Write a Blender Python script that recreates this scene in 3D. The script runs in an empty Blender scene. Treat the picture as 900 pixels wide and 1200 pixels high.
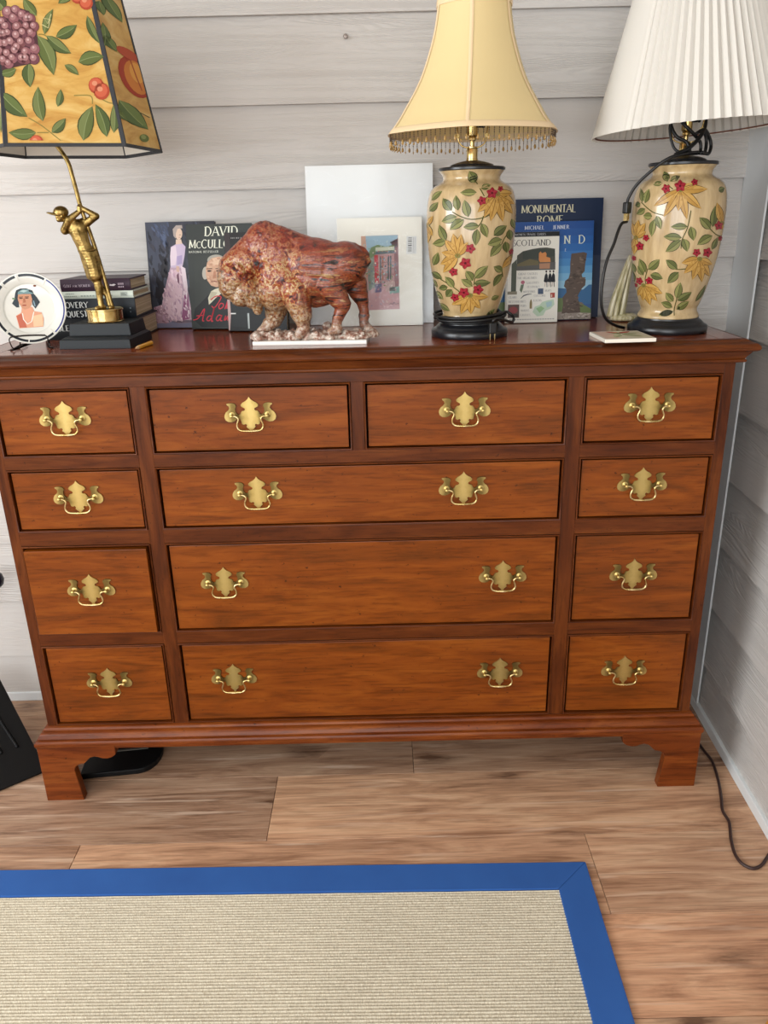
import bpy, bmesh, math, random
from mathutils import Vector, Matrix, noise
from mathutils.geometry import tessellate_polygon
random.seed(7)
scene = bpy.context.scene
PI = math.pi

# ------------------------------------------------------------------ camera
cd = bpy.data.cameras.new('camera'); cam = bpy.data.objects.new('camera', cd)
scene.collection.objects.link(cam)
cd.sensor_fit = 'VERTICAL'; cd.sensor_height = 36.0; cd.sensor_width = 27.0
cd.lens = 924.79 * 36.0 / 1200.0
cam.location = (0.05254, -1.62427, 1.35282)
cam.rotation_euler = (1.2111957, 0.0223654, -0.0068948)
cd.clip_start = 0.05
scene.camera = cam
# ------------------------------------------------------------------ world, window light, exposure
w = bpy.data.worlds.new('world'); scene.world = w; w.use_nodes = True
wn = w.node_tree.nodes['Background']; wn.inputs[0].default_value = (0.80, 0.90, 1.0, 1); wn.inputs[1].default_value = 1.0
def area(name, loc, aim, sx, sy, power, col):
    l = bpy.data.lights.new(name, 'AREA'); l.shape = 'RECTANGLE'; l.size = sx; l.size_y = sy
    l.energy = power; l.color = col
    o = bpy.data.objects.new(name, l); scene.collection.objects.link(o)
    o.location = loc; o.rotation_euler = (Vector(aim) - Vector(loc)).to_track_quat('-Z', 'Y').to_euler()
    return o
area('window_light_left', (-3.05, -1.95, 1.70), (0.0, -1.95, 1.70), 2.0, 1.4, 128, (0.93, 0.97, 1.0))
area('window_light_front', (-0.98, -4.15, 1.45), (-0.98, 0.0, 1.45), 3.0, 1.75, 108, (0.95, 0.98, 1.0))
vs = scene.view_settings
vs.view_transform = 'Standard'; vs.look = 'None'; vs.gamma = 1.0; vs.use_curve_mapping = False
vs.exposure = -0.33

# ------------------------------------------------------------------ helpers
def lin(h):
    h = h.lstrip('#'); c = [int(h[i:i+2], 16) / 255 for i in (0, 2, 4)]
    return tuple(x / 12.92 if x <= .04045 else ((x + .055) / 1.055) ** 2.4 for x in c) + (1.0,)
def link(o, parent=None):
    scene.collection.objects.link(o)
    if parent is not None: o.parent = parent
    return o
def tag(o, label=None, cat=None, group=None, kind=None):
    if label: o['label'] = label
    if cat: o['category'] = cat
    if group: o['group'] = group
    if kind: o['kind'] = kind
    return o
def thing(name, label, cat, loc=(0, 0, 0), rz=0.0, group=None, rot=None):
    o = bpy.data.objects.new(name, None); o.empty_display_size = .02
    o.location = loc; o.rotation_euler = rot if rot else (0, 0, rz)
    link(o); return tag(o, label, cat, group)
def copy_tree(o, parent=None):
    c = o.copy(); scene.collection.objects.link(c)
    if parent is not None: c.parent = parent
    for ch in list(o.children): copy_tree(ch, c)
    return c

class MB:
    def __init__(s): s.v = []; s.f = []
    def add(s, vs_, fs):
        n = len(s.v); s.v += [Vector(p) for p in vs_]; s.f += [tuple(i + n for i in f) for f in fs]; return s
    def box(s, x0, x1, y0, y1, z0, z1):
        return s.add([(x0,y0,z0),(x1,y0,z0),(x1,y1,z0),(x0,y1,z0),(x0,y0,z1),(x1,y0,z1),(x1,y1,z1),(x0,y1,z1)],
                     [(3,2,1,0),(4,5,6,7),(0,1,5,4),(1,2,6,5),(2,3,7,6),(3,0,4,7)])
    def prism(s, pts, d, fn):
        """outline pts (2D, counter-clockwise) and depth range d=(d0,d1); fn(a,b,d)->point. Caps are tessellated."""
        n = len(pts); base = len(s.v)
        for dd in d: s.v += [Vector(fn(a, b, dd)) for a, b in pts]
        tr = tessellate_polygon([[Vector((a, b, 0)) for a, b in pts]])
        for t in tr:
            s.f.append((base+t[0], base+t[1], base+t[2])); s.f.append((base+n+t[2], base+n+t[1], base+n+t[0]))
        for i in range(n):
            j = (i + 1) % n; s.f.append((base+i, base+j, base+n+j, base+n+i))
        return s
    def tube(s, pts, r, n=8, cap=True):
        pts = [Vector(p) for p in pts]; m = len(pts); rs = r if isinstance(r, (list, tuple)) else [r] * m
        base = len(s.v); t0 = (pts[1] - pts[0]).normalized()
        up = Vector((0, 0, 1)) if abs(t0.z) < .9 else Vector((1, 0, 0)); nrm = t0.cross(up).normalized()
        for i, p in enumerate(pts):
            t = (pts[min(i+1, m-1)] - pts[max(i-1, 0)])
            t = t.normalized() if t.length > 1e-9 else t0
            nrm = (nrm - t * nrm.dot(t)); nrm = nrm.normalized() if nrm.length > 1e-6 else t.orthogonal().normalized()
            b = t.cross(nrm)
            for k in range(n):
                a = 2 * PI * k / n; s.v.append(p + (nrm * math.cos(a) + b * math.sin(a)) * rs[i])
        for i in range(m - 1):
            for k in range(n):
                q = (k + 1) % n; s.f.append((base+i*n+k, base+i*n+q, base+(i+1)*n+q, base+(i+1)*n+k))
        if cap:
            s.f.append(tuple(base + k for k in range(n-1, -1, -1))); s.f.append(tuple(base + (m-1)*n + k for k in range(n)))
        return s
    def lathe(s, prof, n=32, c=(0, 0, 0), cap=True):
        base = len(s.v); m = len(prof)
        for r, z in prof:
            for k in range(n):
                a = 2 * PI * k / n; s.v.append(Vector((c[0] + r * math.cos(a), c[1] + r * math.sin(a), c[2] + z)))
        for i in range(m - 1):
            for k in range(n):
                q = (k + 1) % n; s.f.append((base+i*n+k, base+i*n+q, base+(i+1)*n+q, base+(i+1)*n+k))
        if cap:
            s.f.append(tuple(base + k for k in range(n-1, -1, -1))); s.f.append(tuple(base + (m-1)*n + k for k in range(n)))
        return s
    def ball(s, c, rx, ry=None, rz=None, nu=12, nv=8, rot=None):
        ry = rx if ry is None else ry; rz = rx if rz is None else rz; base = len(s.v); c = Vector(c)
        for j in range(1, nv):
            t = PI * j / nv
            for i in range(nu):
                a = 2 * PI * i / nu; p = Vector((rx*math.sin(t)*math.cos(a), ry*math.sin(t)*math.sin(a), -rz*math.cos(t)))
                s.v.append(c + (rot @ p if rot else p))
        lo = Vector((0, 0, -rz)); hi = Vector((0, 0, rz))
        s.v.append(c + (rot @ lo if rot else lo)); s.v.append(c + (rot @ hi if rot else hi)); b0 = len(s.v) - 2
        for j in range(nv - 2):
            for i in range(nu):
                q = (i + 1) % nu; s.f.append((base+j*nu+i, base+j*nu+q, base+(j+1)*nu+q, base+(j+1)*nu+i))
        for i in range(nu):
            q = (i + 1) % nu; s.f.append((b0, base+q, base+i)); s.f.append((b0+1, base+(nv-2)*nu+i, base+(nv-2)*nu+q))
        return s
    def capsule(s, a, b, ra, rb, n=10, k=6):
        a = Vector(a); b = Vector(b); L = (b - a).length
        for i in range(k + 1):
            t = i / k; s.ball(a.lerp(b, t), ra + (rb - ra) * t, nu=n, nv=6)
        return s
    def mesh(s, name):
        me = bpy.data.meshes.new(name); me.from_pydata(s.v, [], s.f); me.update(); return me
    def build(s, name, mat, parent=None, smooth=None, bevel=0.0, seg=2, loc=None, fix=True):
        me = s.mesh(name)
        bm = bmesh.new(); bm.from_mesh(me)
        if fix: bmesh.ops.recalc_face_normals(bm, faces=bm.faces)
        if bevel:
            es = [e for e in bm.edges if len(e.link_faces) == 2 and e.calc_face_angle(0) > .5]
            bmesh.ops.bevel(bm, geom=es, offset=bevel, segments=seg, affect='EDGES', profile=.6, clamp_overlap=True)
        bm.to_mesh(me); bm.free()
        if smooth is not None: shade(me, smooth)
        me.materials.append(mat)
        o = bpy.data.objects.new(name, me); link(o, parent)
        if loc: o.location = loc
        return o
def shade(me, ang):
    if ang is True: ang = PI
    for p in me.polygons: p.use_smooth = True
    if ang < 3.1:
        bm = bmesh.new(); bm.from_mesh(me)
        for e in bm.edges:
            if len(e.link_faces) == 2 and e.calc_face_angle(0) > ang: e.smooth = False
        bm.to_mesh(me); bm.free()
def inst(o, parent, loc=None, rot=None, scale=None, name=None):
    c = o.copy(); scene.collection.objects.link(c); c.parent = parent
    if loc is not None: c.location = loc
    if rot is not None: c.rotation_euler = rot
    if scale is not None: c.scale = scale
    return c
def spline(pts, n=6):
    pts = [Vector(p) for p in pts]; out = []
    for i in range(len(pts) - 1):
        p0 = pts[max(i-1, 0)]; p1 = pts[i]; p2 = pts[i+1]; p3 = pts[min(i+2, len(pts)-1)]
        for k in range(n):
            t = k / n; out.append(.5 * ((2*p1) + (p2-p0)*t + (2*p0-5*p1+4*p2-p3)*t*t + (3*p1-p0-3*p2+p3)*t**3))
    out.append(pts[-1]); return out

# ------------------------------------------------------------------ materials
class N:
    """tiny node-tree writer"""
    def __init__(s, name):
        s.m = bpy.data.materials.new(name); s.m.use_nodes = True; s.t = s.m.node_tree
        s.b = s.t.nodes['Principled BSDF']
    def n(s, typ, **kw):
        o = s.t.nodes.new(typ)
        for k, v in kw.items(): setattr(o, k, v)
        return o
    def l(s, a, b): s.t.links.new(a, b)
    def coord(s, scale=(1, 1, 1), rnd=0.0, kind='Object'):
        tc = s.n('ShaderNodeTexCoord'); src = tc.outputs[kind]
        if rnd:
            oi = s.n('ShaderNodeObjectInfo'); va = s.n('ShaderNodeVectorMath', operation='SCALE')
            cx = s.n('ShaderNodeCombineXYZ')
            for i in range(3): s.l(oi.outputs['Random'], cx.inputs[i])
            s.l(cx.outputs[0], va.inputs[0]); va.inputs['Scale'].default_value = rnd
            ad = s.n('ShaderNodeVectorMath', operation='ADD'); s.l(src, ad.inputs[0]); s.l(va.outputs[0], ad.inputs[1]); src = ad.outputs[0]
        mp = s.n('ShaderNodeVectorMath', operation='MULTIPLY'); s.l(src, mp.inputs[0]); mp.inputs[1].default_value = scale
        return mp.outputs[0]
    def noise(s, vec, scale, detail=4, rough=.55, dist=0.0):
        o = s.n('ShaderNodeTexNoise'); s.l(vec, o.inputs['Vector']); o.inputs['Scale'].default_value = scale
        o.inputs['Detail'].default_value = detail; o.inputs['Roughness'].default_value = rough; o.inputs['Distortion'].default_value = dist
        return o.outputs['Fac']
    def ramp(s, fac, stops, interp='LINEAR'):
        o = s.n('ShaderNodeValToRGB'); o.color_ramp.interpolation = interp; e = o.color_ramp.elements
        while len(e) < len(stops): e.new(.5)
        for i, (p, c) in enumerate(stops):
            e[i].position = p; e[i].color = c if len(c) == 4 else tuple(c) + (1,)
        s.l(fac, o.inputs[0]); return o.outputs[0]
    def mix(s, fac, a, b, mode='MIX'):
        o = s.n('ShaderNodeMix', data_type='RGBA', blend_type=mode)
        for sock, v in ((0, fac), (6, a), (7, b)):
            if isinstance(v, (int, float)): o.inputs[sock].default_value = v
            elif isinstance(v, tuple): o.inputs[sock].default_value = v
            else: s.l(v, o.inputs[sock])
        return o.outputs[2]
    def math(s, op, a, b=0.0, c=None):
        o = s.n('ShaderNodeMath', operation=op)
        for i, v in enumerate((a, b, c)):
            if v is None: continue
            if isinstance(v, (int, float)): o.inputs[i].default_value = v
            else: s.l(v, o.inputs[i])
        return o.outputs[0]
    def bump(s, h, strength, dist=.001):
        o = s.n('ShaderNodeBump'); o.inputs['Strength'].default_value = strength; o.inputs['Distance'].default_value = dist
        s.l(h, o.inputs['Height']); s.l(o.outputs[0], s.b.inputs['Normal'])
    def set(s, **kw):
        for k, v in kw.items():
            i = s.b.inputs[k.replace('_', ' ')]
            if isinstance(v, (int, float, tuple)): i.default_value = v
            else: s.l(v, i)
        return s
def plain(name, col, rough=.5, metal=0.0, **kw):
    n = N(name); n.set(Base_Color=lin(col), Roughness=rough, Metallic=metal, **kw); return n.m
def wood(name, dark, mid, light, axis=0, rough=.33, coat=.25, speck=.8):
    n = N(name); sc = [22.0, 22.0, 22.0]; sc[axis] = 3.4
    v = n.coord(tuple(sc), 9.0); sc2 = [170.0] * 3; sc2[axis] = 14.0; v2 = n.coord(tuple(sc2), 9.0); v3 = n.coord((1, 1, 1), 5.0)
    a = n.noise(v, 1.0, 5, .6, 1.2); b = n.noise(v2, 1.0, 4, .6)
    col = n.ramp(a, [(.30, lin(dark)), (.5, lin(mid)), (.72, lin(light))])
    col = n.mix(.55, col, n.ramp(b, [(.36, (.48, .44, .42)), (.50, (1.0, 1.0, 1.0)), (.7, (1.10, 1.08, 1.05))]), 'MULTIPLY')
    big = n.noise(v3, 3.5, 2); col = n.mix(.5, col, n.ramp(big, [(.3, (.72, .66, .62)), (.7, (1.1, 1.1, 1.08))]), 'MULTIPLY')
    sp = n.noise(n.coord((45, 45, 70) if axis == 0 else (70, 45, 45), 7.0), 1.6, 3, .7)
    col = n.mix(n.ramp(sp, [(.66, (0, 0, 0)), (.73, (speck,) * 3)]), col, lin('2a0d06'))
    n.set(Base_Color=col, Roughness=n.math('ADD', n.math('MULTIPLY', b, .16), rough - .08), Coat_Weight=coat, Coat_Roughness=.18, Specular_IOR_Level=.22 if coat < .2 else .4)
    n.bump(b, .05, .0006); return n.m
M = {}
M['drawer_wood'] = wood('cherry_drawer_wood', '66330b', '7c3d0d', '8e4c15', coat=.05)
M['frame_wood'] = wood('dark_cherry_wood', '461e08', '5b2b0d', '6f3a15', coat=.0)
M['frame_wood_v'] = wood('dark_cherry_wood_upright', '461e08', '5b2b0d', '6f3a15', axis=2, coat=.0)
M['top_wood'] = wood('cherry_top_wood', '6c2d0e', '823a13', '94481a', rough=.2, coat=.25, speck=.3)
M['foot_wood'] = wood('cherry_foot_wood', '58260c', '723612', '88491c', coat=.04)
M['gap'] = plain('dark_gap', '140805', .8)
def brass(name, c1, c2, rough):
    n = N(name); f = n.noise(n.coord((1, 1, 1), 3), 60, 4)
    n.set(Base_Color=n.ramp(f, [(.35, lin(c1)), (.65, lin(c2))]), Metallic=1.0, Roughness=n.math('ADD', n.math('MULTIPLY', f, .2), rough - .1)); return n.m
n = N('shaded_antique_brass'); sx_ = n.n('ShaderNodeSeparateXYZ'); n.l(n.coord((1, 1, 1)), sx_.inputs[0]); f_ = n.noise(n.coord((1, 1, 1), 3), 70, 4)
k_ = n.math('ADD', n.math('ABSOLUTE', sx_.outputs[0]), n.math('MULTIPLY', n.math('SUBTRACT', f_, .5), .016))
n.set(Base_Color=n.ramp(n.math('MULTIPLY', k_, 18.0), [(.05, lin('c8b070')), (.25, lin('b29a5c')), (.42, lin('6a5a34')), (.68, lin('7c6a3e')), (.90, lin('bca568'))]), Metallic=1.0, Roughness=n.math('ADD', n.math('MULTIPLY', f_, .25), .34)); M['shaded_brass'] = n.m  # patina tones with shading painted in: bright centre, dark lobes round the posts
M['bail_brass'] = brass('worn_brass', 'c0a566', 'e6d4a0', .28)
M['polished_brass'] = brass('polished_brass', 'b8995a', 'd8be84', .2)
M['bronze'] = brass('golden_bronze', '6e5a32', 'b89c60', .40)
def siding():
    n = N('painted_embossed_siding'); v = n.coord((.95, .95, 15.0), 13.0)
    a = n.noise(v, 1.15, 2, .45, .35)
    rings = n.math('SINE', n.math('MULTIPLY', a, 190.0))
    fine = n.noise(n.coord((6, 6, 160), 5.0), 1.0, 3)
    mask = n.ramp(n.noise(n.coord((.8, .8, 3), 17.0), 1.3, 1), [(.38, (.12,)*3), (.62, (1,)*3)])
    h = n.math('ADD', n.math('MULTIPLY', rings, mask), n.math('MULTIPLY', fine, 1.1))
    n.set(Base_Color=n.mix(n.noise(n.coord((1, 1, 1), 4), 5, 3), lin('bdb8b3'), lin('c7c3bf')), Roughness=.55)
    n.bump(h, .38, .0018); return n.m
M['siding'] = siding()
M['trim_paint'] = plain('white_trim_paint', 'dfe3e4', .4)
M['post_paint'] = plain('grey_trim_paint', 'd6dadc', .42)
def vinyl():
    n = N('oak_plank'); oi = n.n('ShaderNodeObjectInfo')
    v = n.coord((1.5, 13, 1), 31.0); v2 = n.coord((9, 210, 1), 31.0); v3 = n.coord((1.6, 4.5, 1), 31.0)
    a = n.noise(v, 1.6, 6, .62, 1.6); b = n.noise(v2, 1.0, 4, .6); c = n.noise(v3, 1.4, 2)
    col = n.ramp(a, [(.32, lin('9c785e')), (.48, lin('c49d7e')), (.66, lin('dab898'))])
    col = n.mix(.75, col, n.ramp(b, [(.34, (.62, .57, .53)), (.5, (1.0, 1.0, 1.0)), (.66, (1.12, 1.11, 1.1))]), 'MULTIPLY')
    col = n.mix(.75, col, n.ramp(c, [(.3, (.82, .78, .76)), (.65, (1.06, 1.03, 1.0))]), 'MULTIPLY')
    col = n.mix(1.0, col, oi.outputs['Color'], 'MULTIPLY')
    vein = n.noise(n.coord((2.2, 34, 1), 31.0), 1.0, 6, .7, .8); col = n.mix(n.ramp(vein, [(.60, (0,)*3), (.70, (.55,)*3)]), col, lin('7a5742'))
    pale = n.noise(n.coord((3, 60, 1), 17.0), 1.0, 4, .6, .5); col = n.mix(n.ramp(pale, [(.58, (0,)*3), (.70, (.45,)*3)]), col, lin('e6cdb6'))
    # knots
    vo = n.n('ShaderNodeTexVoronoi', voronoi_dimensions='2D'); n.l(n.coord((2.6, 6.0, 1), 31.0), vo.inputs['Vector']); vo.inputs['Scale'].default_value = 1.0
    wob = n.noise(n.coord((9, 60, 1), 11.0), 1.0, 4, .6)
    d = n.math('ADD', vo.outputs['Distance'], n.math('MULTIPLY', n.math('SUBTRACT', wob, .5), .55))
    sc_ = n.n('ShaderNodeSeparateColor'); n.l(vo.outputs['Color'], sc_.inputs[0]); keep = n.math('GREATER_THAN', sc_.outputs[0], .55)
    kn = n.math('MULTIPLY', n.ramp(d, [(.01, (.9,)*3), (.06, (.55,)*3), (.16, (.12,)*3), (.26, (0,)*3)]), keep); col = n.mix(kn, col, lin('5a3c2a'))
    n.set(Base_Color=col, Roughness=n.math('ADD', n.math('MULTIPLY', b, .15), .38)); n.bump(b, .12, .0008); return n.m
M['plank'] = vinyl()
M['subfloor'] = plain('subfloor', '3a2a20', .9)
M['black'] = plain('black_lacquer', '15161a', .3)
M['black_matte'] = plain('black_plastic', '0b0b0c', .5, Specular_IOR_Level=.25)
M['charcoal'] = plain('charcoal_wood', '1b1f22', .5, Specular_IOR_Level=.3)
M['cord'] = plain('black_cord', '0d0d0e', .42)
M['brown_cord'] = plain('brown_cord', '3a2622', .45)
M['cover_black'] = plain('glossy_black_cover', '1d1e20', .25, Specular_IOR_Level=.3)
M['pages'] = None
def pages():
    n = N('page_edges'); f = n.noise(n.coord((2, 2, 900)), 1.0, 2)
    n.set(Base_Color=n.ramp(f, [(.35, lin('a89678')), (.65, lin('d2c3a6'))]), Roughness=.8); return n.m
M['pages'] = pages()
def printed(name, rough):
    n = N(name); a = n.n('ShaderNodeVertexColor'); a.layer_name = 'Col'; n.set(Base_Color=a.outputs[0], Roughness=rough, Specular_IOR_Level=.25); return n.m
M['print'] = printed('glossy_print', .32)
M['paint'] = printed('glazed_paint', .25)
M['flatprint'] = printed('paper_print', .6)

# ------------------------------------------------------------------ flat art (prints, glazes)
class Paint:
    def __init__(s, fn, eps=.00012): s.fn = fn; s.eps = eps; s.v = []; s.f = []; s.c = []
    def poly(s, pts, col, layer=1):
        tr = tessellate_polygon([[Vector((a, b, 0)) for a, b in pts]]); n = len(s.v)
        s.v += [s.fn(a, b, layer * s.eps) for a, b in pts]
        for t in tr: s.f.append(tuple(n + i for i in t)); s.c.append(lin(col))
    def strip(s, L, R, col, layer=1):
        n = len(s.v); m = len(L)
        for a, b in zip(L, R): s.v += [s.fn(a[0], a[1], layer*s.eps), s.fn(b[0], b[1], layer*s.eps)]
        cs = col if isinstance(col, list) else [col] * (m - 1)
        for i in range(m - 1): s.f.append((n+2*i, n+2*i+1, n+2*i+3, n+2*i+2)); s.c.append(lin(cs[i]))
    def rect(s, x0, y0, x1, y1, col, layer=1): s.poly([(x0, y0), (x1, y0), (x1, y1), (x0, y1)], col, layer)
    def ell(s, cx, cy, rx, ry, col, layer=1, n=14, rot=0.0):
        c, q = math.cos(rot), math.sin(rot); P = []
        for i in range(n):
            a = 2*PI*i/n; x, y = rx*math.cos(a), ry*math.sin(a); P.append((cx + x*c - y*q, cy + x*q + y*c))
        s.poly(P, col, layer)
    def line(s, pts, w, col, layer=1):
        L, R = [], []
        for i, p in enumerate(pts):
            a = pts[max(i-1, 0)]; b = pts[min(i+1, len(pts)-1)]; dx, dy = b[0]-a[0], b[1]-a[1]; d = math.hypot(dx, dy) or 1
            ww = w[i] if isinstance(w, list) else w
            L.append((p[0]-dy/d*ww/2, p[1]+dx/d*ww/2)); R.append((p[0]+dy/d*ww/2, p[1]-dx/d*ww/2))
        s.strip(L, R, col, layer)
    def leaf(s, b, t, w, col, col2, edge=None, vein=None, layer=1, bend=0.0, n=7):
        dx, dy = t[0]-b[0], t[1]-b[1]; d = math.hypot(dx, dy) or 1; nx, ny = -dy/d, dx/d
        def side(sg, ww):
            P = []
            for i in range(n):
                q = i / (n-1); h = ww/2 * math.sin(PI * q ** .85) ** .9 if 0 < q < 1 else 0
                o = bend * d * 4*q*(1-q) + sg*h; P.append((b[0]+dx*q+nx*o, b[1]+dy*q+ny*o))
            return P
        if edge: s.strip(side(1, w*1.16 + .5), side(-1, w*1.16 + .5), edge, layer)
        mid = side(0, w)
        s.strip(side(1, w), mid, col, layer+1); s.strip(mid, side(-1, w), col2, layer+1)
        if vein: s.line(mid[:-1], w*.06, vein, layer+2)
    def scatter(s, pts, n, cols, r0, r1, layer, asp=.5, rot=0.0, seed=1):
        """brush marks kept inside an outline"""
        rd = random.Random(seed); xs = [q[0] for q in pts]; ys = [q[1] for q in pts]; k = 0; tries = 0
        while k < n and tries < n*20:
            tries += 1; x = rd.uniform(min(xs), max(xs)); y = rd.uniform(min(ys), max(ys)); c = False
            for (x1, y1), (x2, y2) in zip(pts, pts[1:] + pts[:1]):
                if (y1 > y) != (y2 > y) and x < (x2-x1)*(y-y1)/(y2-y1) + x1: c = not c
            if not c: continue
            r = rd.uniform(r0, r1); s.ell(x, y, r, r*asp, rd.choice(cols), layer + (k % 3)*.3, 7, rot + rd.uniform(-.35, .35)); k += 1
    def build(s, name, mat, parent):
        me = bpy.data.meshes.new(name); me.from_pydata(s.v, [], s.f); me.update()
        at = me.color_attributes.new('Col', 'FLOAT_COLOR', 'CORNER'); k = 0
        for p, c in zip(me.polygons, s.c):
            for li in p.loop_indices: at.data[li].color = c
        me.materials.append(mat); return link(bpy.data.objects.new(name, me), parent)
def arc(cx, cy, rx, ry, a0, a1, n=9):
    return [(cx+rx*math.cos(math.radians(a0+(a1-a0)*i/n)), cy+ry*math.sin(math.radians(a0+(a1-a0)*i/n))) for i in range(n+1)]
GL = {'A': (.8, [[(.02,0),(.4,1)],[(.4,1),(.78,0)],[(.18,.36),(.6,.36)]]), 'B': (.65, [[(.1,0),(.1,1)],[(.1,1),(.3,1)]+arc(.3,.76,.22,.24,90,-90)+[(.1,.52)],[(.3,.52)]+arc(.32,.26,.27,.26,90,-90)+[(.1,0)]]),
 'C': (.8, [arc(.45,.5,.4,.5,50,310,14)]), 'D': (.8, [[(.12,0),(.12,1)],[(.12,1),(.3,1)]+arc(.3,.5,.44,.5,90,-90,12)+[(.12,0)]]),
 'E': (.62, [[(.1,0),(.1,1)],[(.1,1),(.55,1)],[(.1,.52),(.45,.52)],[(.1,0),(.58,0)]]), 'F': (.58, [[(.1,0),(.1,1)],[(.1,1),(.55,1)],[(.1,.52),(.45,.52)]]),
 'G': (.85, [arc(.45,.5,.4,.5,50,325,14),[(.75,.0),(.75,.42)]]), 'H': (.8, [[(.12,0),(.12,1)],[(.68,0),(.68,1)],[(.12,.52),(.68,.52)]]), 'I': (.3, [[(.15,0),(.15,1)]]),
 'J': (.4, [[(.28,1),(.28,.2)]+arc(.12,.15,.16,.2,0,-120,5)]), 'K': (.75, [[(.12,0),(.12,1)],[(.15,.45),(.65,1)],[(.3,.6),(.7,0)]]), 'L': (.6, [[(.1,0),(.1,1)],[(.1,0),(.56,0)]]),
 'M': (1.0, [[(.12,0),(.15,1)],[(.15,1),(.5,.1)],[(.5,.1),(.85,1)],[(.85,1),(.88,0)]]), 'N': (.82, [[(.12,0),(.12,1)],[(.12,1),(.7,0)],[(.7,0),(.7,1)]]),
 'O': (.88, [arc(.44,.5,.4,.5,0,360,18)]), 'P': (.62, [[(.1,0),(.1,1)],[(.1,1),(.3,1)]+arc(.3,.74,.24,.26,90,-90)+[(.1,.48)]]), 'Q': (.88, [arc(.44,.5,.4,.5,0,360,18),[(.5,.2),(.8,-.15)]]),
 'R': (.72, [[(.1,0),(.1,1)],[(.1,1),(.3,1)]+arc(.3,.75,.24,.25,90,-90)+[(.1,.5)],[(.34,.5),(.68,0)]]), 'S': (.58, [arc(.3,.75,.22,.25,40,270,9)+arc(.3,.25,.24,.25,90,-140,9)]),
 'T': (.68, [[(.34,0),(.34,1)],[(.02,1),(.66,1)]]), 'U': (.8, [[(.12,1),(.12,.3)]+arc(.39,.28,.27,.28,180,360,8)+[(.66,1)]]), 'V': (.78, [[(.02,1),(.39,0)],[(.39,0),(.76,1)]]),
 'W': (1.1, [[(.02,1),(.3,0)],[(.3,0),(.55,.9)],[(.55,.9),(.8,0)],[(.8,0),(1.08,1)]]), 'X': (.75, [[(.05,1),(.7,0)],[(.05,0),(.7,1)]]), 'Y': (.74, [[(.02,1),(.37,.5),(.37,0)],[(.37,.5),(.72,1)]]), ' ': (.4, [])}
def text(p, s, x, y, h, col, layer=2, weight=.15, thin=.055, gap=.12, sx=1.0, center=False, serif=True):
    """serif capitals stroked into a Paint; (x,y) baseline start (y may grow downwards: pass h negative)"""
    def adv(ch): 
        small = ch.islower() and ch.upper() in GL; g = GL[ch.upper()]; return (g[0] + gap) * (.78 if small else 1)
    W = sum(adv(c) for c in s) * abs(h) * sx
    if center: x -= W / 2
    for ch in s:
        k = .78 if ch.islower() else 1.0; wd, st = GL[ch.upper()]
        for pl in st:
            for a, b in zip(pl[:-1], pl[1:]):
                dx, dy = b[0]-a[0], b[1]-a[1]; d = math.hypot(dx, dy)
                if d < 1e-6: continue
                t = thin + (weight - thin) * abs(dy)/d
                if dx*dy > 0.02 and abs(dx)/d > .2 and len(pl) == 2: t = thin * 1.3
                hx = t/2 * (1 if abs(dy) > abs(dx) else 0); hy = t/2 * (0 if abs(dy) > abs(dx) else 1)
                q = [(a[0]-hx, a[1]-hy), (a[0]+hx, a[1]+hy), (b[0]+hx, b[1]+hy), (b[0]-hx, b[1]-hy)]
                p.poly([(x + u*k*abs(h)*sx, y + v*k*h) for u, v in q], col, layer)
            if serif and len(pl) >= 2:
                for e, o in ((pl[0], pl[1]), (pl[-1], pl[-2])):
                    dx, dy = e[0]-o[0], e[1]-o[1]
                    if abs(dy) > abs(dx) * 1.2 and (e[1] < .02 or e[1] > .98):
                        yy = e[1] + (thin/2 if e[1] < .5 else -thin/2)
                        p.poly([(x+(e[0]+u)*k*abs(h)*sx, y+(yy+v)*k*h) for u, v in ((-.14, -thin/2), (.14, -thin/2), (.14, thin/2), (-.14, thin/2))], col, layer)
        x += adv(ch) * abs(h) * sx
    return x

# ------------------------------------------------------------------ room shell
LAP = 0.1805
wb = MB().box(-3.1, 1.1, .438, .5, -.02, 2.6).build('wall_back', M['siding']); tag(wb, kind='structure')
def lap_board(b, z0, y_lo, y_hi, x0, x1, fn):
    z1 = z0 + LAP + .012
    pts = [(y_lo, z0), (y_hi + .004, z1), (y_hi + .012, z1), (y_lo + .011, z0)]
    v = [fn(x, a, z) for x in (x0, x1) for a, z in pts]
    b.add(v, [(0, 1, 5, 4), (1, 2, 6, 5), (2, 3, 7, 6), (3, 0, 4, 7), (3, 2, 1, 0), (4, 5, 6, 7)])
for k in range(14):
    z0 = .028 if k == 0 else .155 + LAP * (k - 1)
    if k == 0: z0 = .155 - LAP
    b = MB(); lap_board(b, max(z0, .0), .4225, .4325, -3.05, 1.0, lambda x, a, z: (x, a, z)); b.build('siding_board', M['siding'], wb)
bb = MB().box(-3.05, .93, .420, .437, 0, .030).build('baseboard_back', M['trim_paint'], bevel=.003); tag(bb, kind='structure')
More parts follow.
